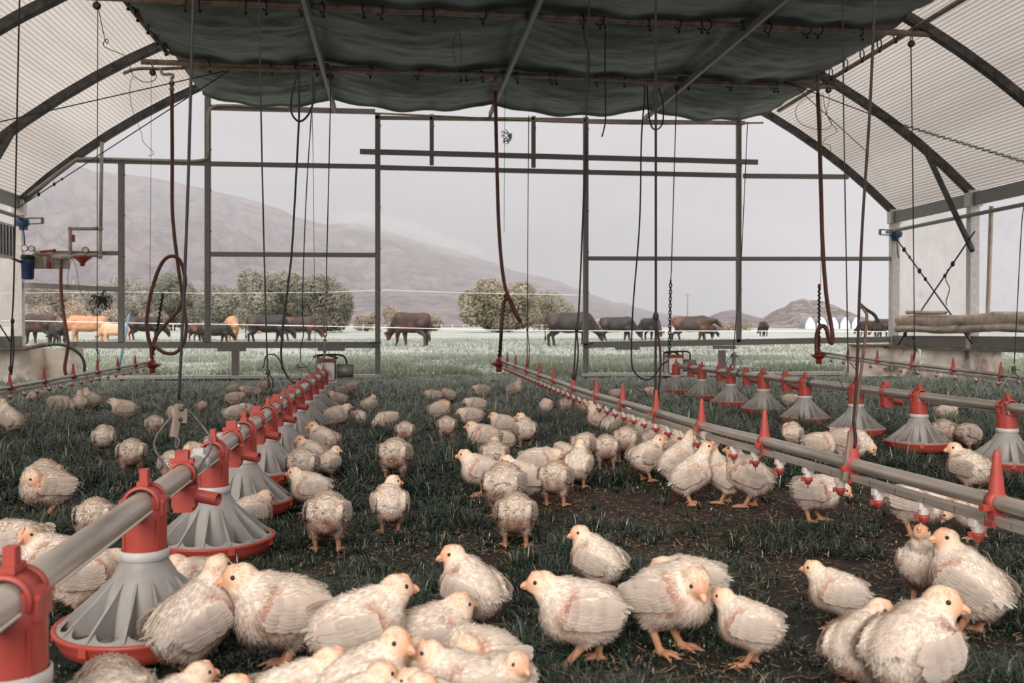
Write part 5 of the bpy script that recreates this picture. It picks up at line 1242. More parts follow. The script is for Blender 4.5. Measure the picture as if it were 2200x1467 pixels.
# px, py of the feet, facing (0 right, 90 away, 180 left, 270 towards us), pose, scale, label
CH = [
 (1248, 1432, 182, 'walk', 1.14, 'white chick in profile facing left with spread tail, at the bottom centre'),
 (1440, 1402, 338, 'sitR0', 1.2, 'plump white chick with head drooped, standing front-on beside a dirt patch at the bottom'),
 (1490, 1338, 172, 'low', 1.0, 'white chick half hidden behind the plump drooping one, fanned tail pointing right'),
 (1610, 1430, 165, 'stand', .86, 'small fluffy chick facing left, right of the plump drooping one'),
 (1800, 1352, 172, 'stand', .86, 'neat small chick in profile facing left on grass, right of centre'),
 (1985, 1308, 262, 'drink', 1.0, 'slim chick stretching its neck up, partly behind the tall orange-headed one at right'),
 (2078, 1364, 148, 'alertL0', 1.16, 'tall orange-headed chick seen from behind at the lower right'),
 (1848, 1500, 66, 'right', .98, 'white chick bowing its head beside the biggest chick at the bottom right'),
 (1960, 1545, 62, 'right', 1.25, 'biggest white chick, back to us with beak to the right, at the bottom right edge'),
 (1282, 1282, 138, 'left0', .96, 'peach-headed chick looking left, standing behind the one with the spread tail'),
 (1014, 1366, 128, 'left0', 1.06, 'chick with legs apart looking left, before a bright green tuft'),
 (920, 1440, 28, 'sit', 1.22, 'orange-faced chick sitting and facing right, behind the other sitter at bottom centre'),
 (770, 1480, 12, 'stand', 1.2, 'orange-headed chick facing right with bowed neck, at the bottom left of centre'),
 (606, 1444, 184, 'stand', 1.27, 'large chick with a deep orange face, head turned left beside the front feeder'),
 (418, 1462, 42, 'alert', 1.16, 'white chick leaning on the front feeder dish, beak pointing right'),
 (432, 1292, 182, 'sit', 1.04, 'peach chick squatting behind the front feeder, facing left'),
 (624, 1640, 8, 'stand', 1.0, 'orange head of a chick poking up at the bottom edge, left of centre'),
 (770, 1625, 30, 'right', 1.1, 'ruffled white back of a chick at the bottom edge, under the bowed orange-headed one'),
 (742, 1672, 20, 'stand', .95, 'pale yellow crown of a chick at the bottom edge, below the ruffled back'),
 (838, 1658, 330, 'stand', .92, 'small yellow chick head at the bottom edge, right of the ruffled back'),
 (1036, 1530, 205, 'tuck', 1.0, 'fuzzy chick with tucked head, rearmost of the huddle at the bottom centre'),
 (1000, 1592, 176, 'stand', .95, 'pale yellow head with pink comb in the middle of the bottom huddle, facing left'),
 (1076, 1580, 300, 'stand', .9, 'orange-cheeked head at the right of the bottom huddle'),
 (946, 1590, 140, 'stand', .92, 'head turned away at the left of the bottom huddle'),
 (962, 1668, 165, 'stand', .92, 'frontmost yellow crown of the bottom huddle, at the picture edge'),
 (238, 1660, 92, 'rear', 1.08, 'fuzzy white back at the bottom edge under the front feeder dish'),
 (352, 1660, 20, 'stand', .9, 'yellowish crown at the bottom edge, under the front feeder dish'),
 (424, 1678, 350, 'stand', .9, 'peach crown at the bottom edge, between feeder and orange head'),
 (520, 1668, 110, 'rear', .9, 'white tuft of a chick back at the bottom edge, left of the orange head'),
 (40, 1254, 128, 'rear', 1.1, 'chick with a badly soiled rump at the left edge of the picture'),
 (118, 1285, 165, 'left', 1.05, 'white chick under the near feeder pipe, beside the one with a soiled rump'),
 (203, 1180, 84, 'rear', 1.0, 'ragged white chick seen from behind above the near feeder pipe'),
 (103, 1112, 186, 'tuck', 1.2, 'round white chick with its head tucked in, on the left grass'),
 (98, 1080, 95, 'low', 1.08, 'chick seen from behind, just beyond the round tucked one at left'),
 (180, 1332, 20, 'low', 1.05, 'chick reaching behind the front feeder, feet showing under the pipe'),
 (283, 1024, 88, 'rear', 1.12, 'white chick from behind standing alone on the left grass, nearer of two'),
 (223, 976, 92, 'tuckR', 1.0, 'chick from behind with pink rump on the left grass, farther left'),
 (333, 944, 96, 'rear', .96, 'dirty-rumped chick leaning left, left of the rope adjuster'),
 (378, 920, 85, 'tuck', 1.0, 'white chick behind the grey rope adjuster'),
 (433, 894, 95, 'rear', .8, 'small white chick from behind, right of the rope adjuster'),
 (268, 912, 165, 'walk', 1.16, 'chick facing left with one leg stretched back, on the left grass'),
 (172, 892, 92, 'alert', 1.02, 'upright chick from behind, left of a pair near the left drinker'),
 (198, 884, 160, 'alert', 1.02, 'chick facing left, right of a pair near the left drinker'),
 (127, 895, 352, 'peck', 1.1, 'white chick pecking to the right on the left grass'),
 (80, 868, 200, 'peck', .85, 'small chick crouched below the left drinker line'),
 (22, 940, 130, 'drink', 1.14, 'tall chick reaching up to a red cup at the left edge'),
 (-4, 928, 150, 'stand', 1.1, 'wing of a chick cut by the left edge, beside the reaching one'),
 (503, 918, 30, 'walk', 1.0, 'long-legged white chick standing left of the feeder line'),
 (533, 908, 88, 'rear', .92, 'white chick from behind, right beside the long-legged one'),
 (503, 878, 10, 'low', .96, 'white chick behind the long-legged one, left of the feeder line'),
 (501, 852, 20, 'tuck', .84, 'smallest far chick in the group left of the feeder line'),
 (533, 858, 170, 'low', .9, 'far chick facing left, left of the feeder line near the end wall'),
 (552, 862, 88, 'rear', .9, 'far chick from behind, middle of three near the end wall'),
 (567, 846, 20, 'low', .9, 'farthest chick left of the feeder line, below the cord'),
 (478, 1000, 12, 'low', 1.1, 'smooth white back showing above the feeder pipe'),
 (428, 1022, 170, 'tuck', 1.0, 'white back just behind the pipe, near the large wire hanger'),
 (372, 1046, 95, 'rear', 1.0, 'ruffled chick framed by the large wire hanger'),
 (540, 1130, 35, 'sit', 1.0, 'chick sitting against the second feeder, beak to the right'),
 (500, 1098, 60, 'tuckR', .9, 'chick pressed between the second feeder and the sitting one'),
 (668, 1102, 168, 'stand', .98, 'yellow-faced chick looking left beside the third feeder'),
 (703, 1186, 84, 'rear', 1.16, 'white chick from behind with long legs, below the third feeder'),
 (838, 1146, 94, 'right', 1.04, 'upright chick from behind looking right, alone left of centre'),
 (648, 1060, 88, 'rear', 1.2, 'fluffy chick from behind at the third feeder dish'),
 (668, 1016, 140, 'left', 1.0, 'chick peering left behind the fluffy one at the third feeder'),
 (706, 1033, 62, 'right', .86, 'small fluffy chick looking right, near the third feeder'),
 (694, 988, 132, 'left', 1.12, 'white chick with lowered head beside the fourth feeder'),
 (722, 926, 12, 'walk', 1.1, 'chick striding right beside the feeder line'),
 (793, 897, 58, 'stand', 1.02, 'chick with back to us, farther right of the striding one'),
 (772, 918, 300, 'peck', .8, 'small chick pecking, right of the striding one'),
 (832, 930, 192, 'peck', .96, 'yellow-headed chick pecking to the left'),
 (870, 962, 88, 'rear', .98, 'chick from behind with brown rump, beside the pecking one'),
 (848, 1036, 82, 'rear', 1.26, 'big white chick seen from behind in mid-field left of centre'),
 (728, 882, 152, 'walk', 1.0, 'chick looking up-left beside the sixth feeder'),
 (711, 886, 190, 'sit', .9, 'small orange-headed chick low against the sixth feeder'),
 (688, 898, 175, 'sit', .9, 'chick crouched against the fifth feeder dish'),
 (752, 854, 20, 'stand', .98, 'far chick facing right near the end of the left feeder line'),
 (736, 858, 30, 'low', .9, 'far chick behind others near the end of the left feeder line'),
 (934, 872, 175, 'low', .96, 'white chick body, left of a far pair in mid-field'),
 (964, 868, 178, 'tuck', .94, 'orange-headed chick facing left, right of a far pair in mid-field'),
 (944, 910, 20, 'tuckR', 1.1, 'hunched chick just in front of the far pair in mid-field'),
 (960, 952, 90, 'rear', 1.04, 'white chick from behind, left of the resting cluster'),
 (1036, 860, 182, 'low', 1.02, 'far chick facing left in mid-field with low head'),
 (1106, 857, 335, 'alertL', 1.06, 'upright far chick with head turned to us, mid-field'),
 (1024, 898, 180, 'low', 1.06, 'chick facing left with raised tail, top of the resting cluster'),
 (1014, 925, 178, 'low', 1.04, 'chick with stained wing in the resting cluster'),
 (1040, 962, 172, 'sit', 1.3, 'large chick lying down, facing left in front of the resting cluster'),
 (1082, 930, 170, 'sit', 1.16, 'chick with peach head looking left, middle of the resting cluster'),
 (1086, 960, 172, 'sit', .9, 'small chick squeezed in the resting cluster'),
 (1128, 962, 100, 'left', 1.12, 'white chick from behind at the right of the resting cluster'),
 (1062, 1002, 88, 'sit', 1.2, 'round white chick seen from behind, alone below the resting cluster'),
 (1175, 896, 255, 'tuck', .94, 'chick preening its breast, facing us near the drinker line'),
 (1216, 896, 90, 'rear', 1.0, 'brown-rumped chick from behind, under the far drinker cups'),
 (1034, 1066, 176, 'stand', 1.1, 'peach-headed chick facing left, leftmost of the central group'),
 (1082, 1116, 82, 'low', 1.3, 'large white back in the central group, above the splay-legged one'),
 (1126, 1086, 172, 'stand', 1.12, 'yellow-headed chick facing left behind the large white back'),
 (1156, 1046, 8, 'low', 1.12, 'white humped chick at the rear of the central group'),
 (1193, 1088, 82, 'rear', 1.12, 'white chick from behind, right of the central group'),
 (1242, 1048, 80, 'alert', 1.04, 'chick with a raw reddish rear and raised head'),
 (1212, 1012, 120, 'low', .9, 'pale chick between the humped one and the drinker crowd'),
 (1256, 1000, 70, 'rear', 1.06, 'white chick from behind at the left of the drinker crowd'),
 (1108, 1177, 88, 'rear', 1.08, 'splay-legged chick seen from behind on bare soil, mid-foreground'),
 (1262, 900, 160, 'low', .96, 'chick behind the orange-headed one at the far end of the drinker crowd'),
 (1290, 938, 170, 'alert', 1.16, 'orange-headed chick looking up-left at the far end of the drinker crowd'),
 (1318, 945, 50, 'drink', 1.06, 'chick stretching up to a cup, far part of the drinker crowd'),
 (1346, 995, 84, 'rear', 1.2, 'white chick from behind in the middle of the drinker crowd'),
 (1366, 948, 165, 'alert', 1.06, 'yellow-headed chick facing left in the drinker crowd'),
 (1384, 956, 30, 'alert', 1.0, 'chick facing right among the drinker crowd, at the back'),
 (1402, 985, 40, 'stand', 1.04, 'orange-headed chick looking right in the drinker crowd'),
 (1390, 1034, 48, 'right', 1.16, 'dirty-rumped chick at the front left of the drinker crowd'),
 (1303, 1010, 92, 'rear', 1.1, 'soiled chick from behind on long legs, left of the drinker crowd'),
 (1442, 1000, 176, 'alert', 1.0, 'yellow-headed chick facing left under the drinker pipe'),
 (1468, 1000, 200, 'drink', .96, 'chick with raised beak in the crowd under the drinker pipe'),
 (1455, 1050, 22, 'drink', 1.16, 'pink-shouldered chick reaching up to the right'),
 (1484, 1086, 16, 'drink', 1.14, 'white chick with raised head at the front of the drinker crowd'),
 (1500, 1030, 60, 'drink', 1.1, 'chick touching a red cup with its beak'),
 (1556, 1082, 152, 'drink', 1.08, 'chick reaching up to a cup from the right side'),
 (1608, 1090, 160, 'alert', 1.22, 'tall chick facing left at the right end of the drinker crowd'),
 (1752, 1122, 2, 'peck0', 1.1, 'chick bending forward to the right on bare soil under the pipe'),
 (1966, 1152, 4, 'low', 1.16, 'white chick behind the drinker cups at the right, body facing right'),
 (2100, 1158, 186, 'peck', 1.05, 'chick crouched behind the drinker pipe at the right edge'),
 (2082, 1066, 132, 'left', 1.2, 'white chick looking left on grass behind the drinker pipe, far right'),
 (1702, 966, 84, 'tuck', .98, 'ruffled chick from behind, between drinker and right feeders'),
 (1760, 1000, 8, 'low', 1.1, 'white chick above the drinker pipe, facing right'),
 (1822, 1000, 6, 'peck', 1.25, 'larger chick pecking right, behind the wooden hook'),
 (2034, 914, 20, 'stand', 1.02, 'far chick looking right behind the right feeders'),
 (2027, 970, 92, 'rear', 1.16, 'chick from behind beside the third right feeder'),
 (2078, 974, 60, 'peck', 1.1, 'grazing chick left of the cut-off right feeder'),
 (1404, 862, 170, 'low', .9, 'small far chick just above the drinker pipe'),
 (1322, 862, 20, 'low', .8, 'far chick glimpsed above the drinker pipe, by a red bracket'),
 (1694, 880, 30, 'low', .9, 'far chick peeping out behind a right feeder'),
]
POSES['sitR0'] = (.098, 16, (.064, -.026, .036), -40, -40, ((.012, .0), (-.008, 0)), 0, .4, 1.0)
POSES['alertL0'] = (.098, 30, (.046, .008, .082), 70, 6, ((.006, 0), (-.006, 0)), 0, .7, .9)
POSES['left0'] = (.095, 20, (.056, .014, .070), 62, -10, ((.004, 0), (-.006, 0)), 0, .7, 1.0)
POSES['peck0'] = (.094, 2, (.092, 0, .012), 0, -35, ((.020, 0), (-.020, 0)), 0, .7, 1.0)
chicks = {}
CHICK_XY = []
for px, py, ang, pose, s_, label in CH:
    p = G(px, py)
    if pose not in chicks: chicks[pose] = o = make_chick(pose)
    else: o = copy_tree(chicks[pose])
    o.location = (p[0], p[1], 0); o.rotation_euler = (0, 0, heading(px, ang)); o.scale = (s_, s_, s_)
    tag(o, label, 'chick', 'chicks on the grass'); CHICK_XY.append(p[:2])
CHICK_XY = np.array(CHICK_XY)

# ------------------------------------------------------------------ cattle
def hide_mat(name, c1, c2, c3, rng3=(.5, .7)):
    mat(name, c1, c2, .55, 0, 3.5, .1, bscale=60, c3=c3, c3scale=1.2, c3range=rng3, spec=.3)
hide_mat('black_hide', rgb(46, 40, 38), rgb(34, 30, 30), rgb(84, 58, 44), (.54, .74))
hide_mat('brown_hide', rgb(62, 48, 42), rgb(44, 36, 34), rgb(104, 68, 48), (.46, .68))
hide_mat('tan_hide', rgb(178, 132, 100), rgb(156, 108, 78), rgb(198, 158, 126), (.5, .7))
hide_mat('pale_hide', rgb(196, 160, 132), rgb(182, 142, 112), rgb(206, 178, 154), (.5, .7))
mat('ear_tag', rgb(220, 96, 48), None, .5); mat('udder_pink', rgb(206, 150, 128), None, .6)
def make_cow(head, step=0.0, udder=False):          # head: 'graze' | 'mid' | 'side'
    nz = {'graze': (1.28, 0, .28), 'mid': (1.5, 0, .82), 'side': (1.18, .30, .30)}[head]
    hd0 = np.array({'graze': (1.20, 0, .50), 'mid': (1.22, 0, 1.08), 'side': (1.14, .22, .52)}[head]); nz = np.array(nz)
    legs = []
    for s in (1, -1):
        f = step * s
        legs.append([(.55, s * .19, .70), (.57 + f * .4, s * .18, .42), (.56 + f * .7, s * .17, .20), (.57 + f, s * .17, .06)])
        legs.append([(-.66, s * .20, .85), (-.56 - f * .3, s * .20, .60), (-.76 - f * .7, s * .18, .42), (-.72 - f, s * .17, .06)])
    def fn(P):
        d = s_ell(P, (0, 0, .92), (.82, .30, .35))
        d = smin(d, s_ell(P, (.48, 0, .92), (.40, .27, .40)), .12)
        d = smin(d, s_ell(P, (-.58, 0, 1.0), (.36, .28, .30)), .12)
        d = smin(d, s_cone(P, (-.8, 0, 1.18), (.5, 0, 1.22), .10, .10), .12)
        d = smin(d, s_ell(P, (-.05, 0, .76), (.55, .29, .24)), .1)
        d = smin(d, s_cone(P, (.66, 0, 1.08), hd0, .25, .125), .14)
        d = smin(d, s_cone(P, (.72, 0, .78), (.95, 0, .66 if head != 'mid' else .9), .16, .09), .1)
        d = smin(d, s_cone(P, hd0, hd0 + (nz - hd0) * .55, .125, .10), .05)
        d = smin(d, s_cone(P, hd0 + (nz - hd0) * .5, nz, .095, .075), .04)
        for L_ in legs:
            front = L_[0][0] > 0
            rr = (.15, .085, .055, .05) if front else (.20, .12, .062, .05)
            for a, b, r0, r1 in zip(L_[:-1], L_[1:], rr[:-1], rr[1:]): d = smin(d, s_cone(P, a, b, r0, r1), .05 if r0 > .1 else .02)
            d = smin(d, s_cone(P, np.array(L_[-1]) + (0, 0, .0), np.array(L_[-1]) + (.03, 0, -.03), .05, .055), .02)
        return d
    V, Q = surface_nets(fn, (-1.1, -.5, -.03), (1.75, .6, 1.5), .036)
    me = mesh_np('cow', V, Q); root = linkmesh('cow', me, 'black_hide')
    dr = nz - hd0; dr /= np.linalg.norm(dr); sd = np.cross((0, 0, 1), dr); sd /= np.linalg.norm(sd); upv = np.cross(dr, sd)
    for s in (1, -1):
        a = hd0 + sd * s * .10 + upv * .04; b = a + sd * s * .20 - dr * .02 - np.array((0, 0, .03))
        mb = MB().tube([a, (a + b) / 2, b], [.03, .062, .012], 8); V_ = mb.V[0]; e = mb.build('ear', 'black_hide', root)
        mb = MB().box((a + b) / 2 + dr * .05 - np.array((0, 0, .05)), (.05, .05, .07)); tg_ = mb.build('ear_tag', 'ear_tag', root) if s == 1 else None
    t0 = np.array((-.92, 0, 1.12))
    mb = MB().tube(smooth_path([t0 + (.08, 0, .04), t0, t0 + (-.06, 0, -.2), t0 + (-.05, .02, -.5), t0 + (-.04, .03, -.72)], 4), .022, 6); mb.tube([t0 + (-.04, .03, -.68), t0 + (-.04, .03, -.80), t0 + (-.04, .03, -.95)], [.02, .05, .01], 6)
    mb.build('tail', 'black_hide', root)
    if udder: MB().ball((-.36, 0, .58), .15, 10, 7, (1.2, .9, .8)).build('udder', 'udder_pink', root)
    return root
herd = {k: None for k in ('graze', 'graze2', 'mid', 'side')}
def get_cow(k):
    if herd[k] is None:
        herd[k] = make_cow({'graze2': 'graze'}.get(k, k), {'graze': .10, 'graze2': -.14, 'mid': .2, 'side': .05}[k], k == 'graze2'); return herd[k]
    return copy_tree(herd[k])
COWS = [  # px, head/back pixel height, facing, kind, hide, label
 (86, 66, 128, 'side', 'brown_hide', 'black-brown cow with its rear to us, at the far left of the herd'),
 (124, 48, 110, 'graze', 'black_hide', 'black calf behind the leftmost cow'),
 (188, 58, 176, 'graze', 'tan_hide', 'orange-tan cow grazing to the left'),
 (246, 44, 150, 'graze2', 'pale_hide', 'pale tan calf beside the orange-tan cow'),
 (312, 52, 8, 'graze', 'black_hide', 'black cow grazing to the right, behind the brown hose loop'),
 (424, 40, 60, 'side', 'brown_hide', 'small dark calf left of the tall post'),
 (463, 46, 20, 'graze2', 'black_hide', 'dark calf right of the tall post'),
 (498, 56, 84, 'side', 'tan_hide', 'tan cow seen from behind'),
 (574, 62, 6, 'graze2', 'black_hide', 'big black cow grazing right in front of the oak'),
 (642, 54, 14, 'graze', 'brown_hide', 'brown and black cow grazing right, by the left chain'),
 (885, 74, 138, 'graze', 'brown_hide', 'brown-flanked cow grazing alone in the open doorway'),
 (1224, 74, 5, 'graze', 'black_hide', 'largest black cow, grazing right behind the tall right middle post'),
 (1325, 54, 8, 'graze2', 'black_hide', 'black cow grazing right between post and cords'),
 (1396, 50, 300, 'graze', 'black_hide', 'black cow facing us beside the reddish rope'),
 (1484, 58, 2, 'mid', 'brown_hide', 'dark brown cow walking right with head held out'),
 (1520, 32, 40, 'graze', 'black_hide', 'small black calf behind the walking brown cow'),
 (1640, 33, 100, 'side', 'black_hide', 'smallest far black cow, right of the thin right post'),
 (1868, 34, 160, 'graze', 'black_hide', 'far black cow by the right corner post'),
 (1896, 44, 120, 'side', 'brown_hide', 'brown cow half hidden by the right corner post'),
]
for px, hpx, ang, k, hide, label in COWS:
    calf = 'calf' in label
    ht = .95 if calf else 1.36
    dist = FPX * ht / hpx
    p = DP(px, 712, dist); z = field_z(p[0], p[1])
    o = get_cow(k); s_ = ht / 1.36
    o.location = (p[0], p[1], z); o.rotation_euler = (0, 0, heading(px, ang)); o.scale = (s_, s_, s_)
    tag(o, label, 'cow', 'cattle grazing in the field')
    for ob in [o] + list(o.children):
        if ob.type == 'MESH' and ob.name.split('.')[0] in ('cow', 'ear', 'tail'):
            if ob.material_slots: ob.material_slots[0].link = 'OBJECT'; ob.material_slots[0].material = MATS[hide]

# ------------------------------------------------------------------ trees and scrub
mat('oak_leaf', None, rgb(210, 208, 200), .8, 0, .5, transl=.35, attr=True)
mat('bark', rgb(96, 84, 74), rgb(66, 58, 52), .9, 0, 3, .3)
def leaf_cloud(c, blobs, n, size, col, r, jit=.22):
    """leaf cards gathered into twigs over the surface of several rounded boughs"""
    Vs, Cs = [], []
    tot = sum(b[3] * b[4] for b in blobs)
    for bx_, by_, bz_, rx, rz in blobs:
        k = int(n * rx * rz / tot)
        d = r.normal(size=(k, 3)); d /= np.linalg.norm(d, axis=1)[:, None]
        clump = .82 + .3 * fbm(d[:, 0] * 3 + bx_, d[:, 1] * 3 + d[:, 2] * 3 + bz_, 3, 3)
        p = np.array((bx_, by_, bz_)) + d * np.array((rx, rx, rz)) * (clump * r.uniform(.72, 1.02, k))[:, None]
        nrm = d + r.normal(0, .45, (k, 3)); nrm /= np.linalg.norm(nrm, axis=1)[:, None]
        a = np.cross(nrm, r.normal(size=(k, 3))); a /= np.linalg.norm(a, axis=1)[:, None] + 1e-9; b = np.cross(nrm, a)
        s = size * r.uniform(.5, 1.2, k)[:, None]
        Vs.append(np.stack([p - a * s, p - b * s * .5, p + a * s, p + b * s * .5], 1).reshape(-1, 3))
        cc = np.array(col) * (1 + r.uniform(-jit, jit, k))[:, None] * (.9 + .25 * fbm(d[:, 0] * 2 + bx_, d[:, 2] * 2, 2, 7))[:, None]
        Cs.append(np.repeat(cc, 4, 0))
    V = np.concatenate(Vs) + np.array(c); C = np.concatenate(Cs)
    return V, np.arange(len(V)).reshape(-1, 4), C
def tree(px, dist, wpx, hpx, label, col, seed, name='oak_tree', n=7000, cat='tree', nb=9, size=None, flat=.75, low=.1):
    r = np.random.default_rng(seed)
    p = DP(px, 712, dist); z = field_z(p[0], p[1]); Wd = wpx * dist / FPX; Ht = hpx * dist / FPX
    t = thing(name, label, cat, (p[0], p[1], z))
    blobs = [(0, 0, Ht * .5, Wd * .36, Ht * .42)]
    for k in range(nb):
        a = 2 * pi * k / nb + r.uniform(-.3, .3); f = r.uniform(.22, .36)
        rx = Wd * r.uniform(.14, .23); hz = Ht * r.uniform(.3 + low * .3, .74)
        blobs.append((math.cos(a) * Wd * f, math.sin(a) * Wd * f, hz, rx, min(rx * flat, Ht - hz) + .05 * Ht))
    for k in range(3): blobs.append((r.uniform(-.25, .25) * Wd, 0, Ht * .22, Wd * .26, Ht * .22))
    V, Q, C = leaf_cloud((0, 0, 0), blobs, int(n * 2.2), (size or max(.16, Wd * .018)) * 1.25, col, r)
    V[:, 2] = np.maximum(V[:, 2], .05)
    o = linkmesh('crown', mesh_np('crown', V, Q, col=C, smooth=False), 'oak_leaf', t)
    mb = MB()
    for k in range(4):
        a = 2 * pi * k / 4; mb.tube(smooth_path([np.array((p[0], p[1], z)), np.array((p[0] + math.cos(a) * Wd * .05, p[1], z + Ht * .25)), np.array((p[0] + math.cos(a) * Wd * .25, p[1] + math.sin(a) * Wd * .2, z + Ht * .6))], 4), np.linspace(Wd * .035, Wd * .01, 9), 6)
    mb.build('trunk', 'bark', t)
    return t
OAK = rgb(150, 148, 134); OAKB = rgb(160, 152, 134); GREY = rgb(168, 164, 154); WIL = rgb(178, 164, 152); RUS = rgb(160, 146, 134)
tree(574, 120, 150, 146, 'grey-green oak behind the big black cow, left half of the broad pair', OAK, 1, n=9000)
tree(690, 118, 150, 138, 'darker oak crown by the left chain, right half of the broad pair', rgb(138, 136, 122), 2, n=9000)
tree(630, 125, 150, 112, 'low oak filling the gap between the broad pair of crowns', OAKB, 3, n=6000)
tree(1072, 125, 178, 116, 'round oak standing alone behind the middle brown hose', OAKB, 4, n=10000)
tree(1182, 150, 110, 96, 'paler oak just right of the lone round oak', rgb(158, 152, 136), 5, n=6000)
tree(372, 150, 130, 142, 'grey tree in the hedgerow behind the brown hose loop', rgb(140, 140, 128), 6, n=7000)
tree(290, 160, 110, 128, 'grey hedgerow tree right of the white left post', GREY, 7, n=6000)
tree(470, 140, 130, 112, 'hedgerow tree behind the tall left post', rgb(146, 144, 130), 8, n=6000)
tree(200, 170, 110, 112, 'hedgerow tree behind the red-brown straight hose', GREY, 9, n=6000)
tree(110, 170, 120, 100, 'hedgerow tree behind the blue filter', rgb(148, 140, 128), 10, n=6000)
for px, hpx, wpx, c, s, l in ((95, 62, 70, WIL, 11, 'bare pale bush behind the leftmost cow'), (165, 70, 70, rgb(196, 176, 158), 12, 'pale pink bare bush over the orange-tan cow'), (240, 52, 50, WIL, 13, 'pale bush by the blue leaning stake'), (790, 40, 60, RUS, 14, 'low rusty bush left of the open doorway'),
                             (846, 58, 60, WIL, 15, 'pale willow bush left of the doorway cow'), (925, 36, 70, rgb(160, 150, 138), 16, 'low grey bush right of the doorway cow'), (1300, 26, 110, rgb(184, 172, 160), 17, 'low pale scrub right of the tall right middle post'), (1560, 20, 120, rgb(160, 146, 132), 18, 'low brown scrub at the foot of the boulder hill'), (330, 44, 70, RUS, 19, 'low rusty bush under the hedgerow')):
    tree(px, 145, wpx, hpx, l, c, s, 'bush', 900, 'bush', 7, .17, 1.1)

# ------------------------------------------------------------------ fences, pole, sheds
def far_line(pts, r, m, label, name='fence_rope'):
    return one(MB().tube(np.array(pts), r, 5), name, m, label, 'fence')
D1 = 28
far_line([DP(x, y, D1) for x, y in ((-40, 688), (50, 689), (300, 694), (560, 698), (812, 703), (1060, 709), (1330, 711), (1700, 711), (1960, 713))], .010, 'white_rope', 'white electric fence rope in front of the cattle')
far_line([DP(x, y, 60) for x, y in ((-40, 630), (280, 627), (440, 630), (690, 628), (830, 623), (1000, 629), (1190, 633), (1260, 634))], .011, 'white_rope', 'thin pale wire strung high across the field on the left', 'overhead_wire')
a = WY(277, 676, 16.0); b = WY(257, 786, 15.2); one(MB().tube([a, b], .018, 8), 'fence_stake', 'fence_blue', 'leaning pale blue stake just outside the end wall on the left', 'stake')
fp = thing('far_fence', 'low pale post fence along the far edge of the field', 'fence', tuple(DP(900, 712, 140)))
prev = None
for px in range(-60, 1280, 24):
    q = DP(px, 712, 138); z = field_z(q[0], q[1]); mb = MB().bar((q[0], q[1], z - .1), (q[0], q[1], z + 1.15), .14, .14, up=(0, 1, 0)); mb.build('post', 'old_pvc', fp)
    if prev is not None:
        mb = MB(); [mb.bar((prev[0], prev[1], prev[2] + k), (q[0], q[1], z + k), .05, .05) for k in (.5, 1.0)]; mb.build('rail', 'old_pvc', fp)
    prev = (q[0], q[1], z)
q = DP(1477, 712, 210); z = field_z(q[0], q[1]); t = thing('utility_pole', 'slender wooden utility pole far off beside the walking brown cow', 'pole', (q[0], q[1], z))
k = 210 / FPX; MB().tube([(q[0], q[1], z), (q[0], q[1], H + 81 * k)], .16, 6).build('pole', 'weathered_wood', t); MB().bar((q[0] - .8, q[1], H + 79 * k), (q[0] + .8, q[1], H + 79 * k), .12, .12).build('cross_arm', 'weathered_wood', t)
kk = 240 / FPX
for i in range(5):
    px = 1741 + i * 25; q = DP(px, 712, 240); z = field_z(q[0], q[1]) - .1
    t = thing('hoop_shed', 'white arched hoop shed far off at right, %s of five from the left' % ['first', 'second', 'third', 'fourth', 'last'][i], 'shed', (q[0], q[1], z), 'row of hoop sheds')
    wv = 11.5 * kk; hv = 26 * kk; n = 12; ar = []
    for j in range(n + 1):
        u = -1 + 2 * j / n; ar.append((wv * u, hv * (1 - abs(u) ** 1.9 * .62) if abs(u) < 1 else hv * .38))
    prof = [(-wv, 0)] + ar + [(wv, 0)]; m_ = len(prof)
    V = [(q[0] + x, q[1], z + y) for x, y in prof]
    mb = MB().add(V, [tuple(range(m_))]); mb.build('front_wall', 'white_paint', t)
    V = [(q[0] + x * 1.03, q[1] + d_, z + y * 1.02) for d_ in (-.15, 4) for x, y in prof]
    mb = MB().add(V, [(j, j + 1, m_ + j + 1, m_ + j) for j in range(m_ - 1)], True); mb.build('roof', 'slate_roof', t)

# ------------------------------------------------------------------ grass
mat('grass_blade', None, None, .3, 0, 1, attr=True, transl=.2, spec=.8)
mat('dew_grass', None, None, .6, 0, 1, attr=True, transl=.35, spec=.35)
mat('straw', rgb(168, 134, 98), rgb(120, 92, 66), .8, 0, 30)
def blades(name, P, hgt, wid, lean, ang, colr, m, label):
    n = len(P); dx, dy = np.cos(ang), np.sin(ang)
    d = np.stack([dx, dy, np.zeros(n)], 1); sd = np.stack([-dy, dx, np.zeros(n)], 1)
    tw = rng.uniform(-.9, .9, n); sd = sd * np.cos(tw)[:, None] + d * np.sin(tw)[:, None]
    up = np.array((0, 0, 1.0))
    B = P.copy(); B[:, 2] -= .004
    M1 = P + up * (hgt * (.62 - .12 * lean))[:, None] + d * (lean * hgt * .42)[:, None]
    T = P + up * (hgt * (1 - .50 * lean))[:, None] + d * (lean * hgt * 1.15)[:, None]
    w_ = (wid / 2)[:, None]
    V = np.stack([B - sd * w_, B + sd * w_, M1 + sd * w_ * .85, M1 - sd * w_ * .85, T], 1).reshape(-1, 3)
    ix = np.arange(n)[:, None] * 5
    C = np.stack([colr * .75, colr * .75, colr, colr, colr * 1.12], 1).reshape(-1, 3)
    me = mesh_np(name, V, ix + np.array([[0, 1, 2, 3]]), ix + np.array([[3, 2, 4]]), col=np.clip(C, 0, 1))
    o = linkmesh(name, me, m); return tag(o, label, 'grass', kind='stuff')
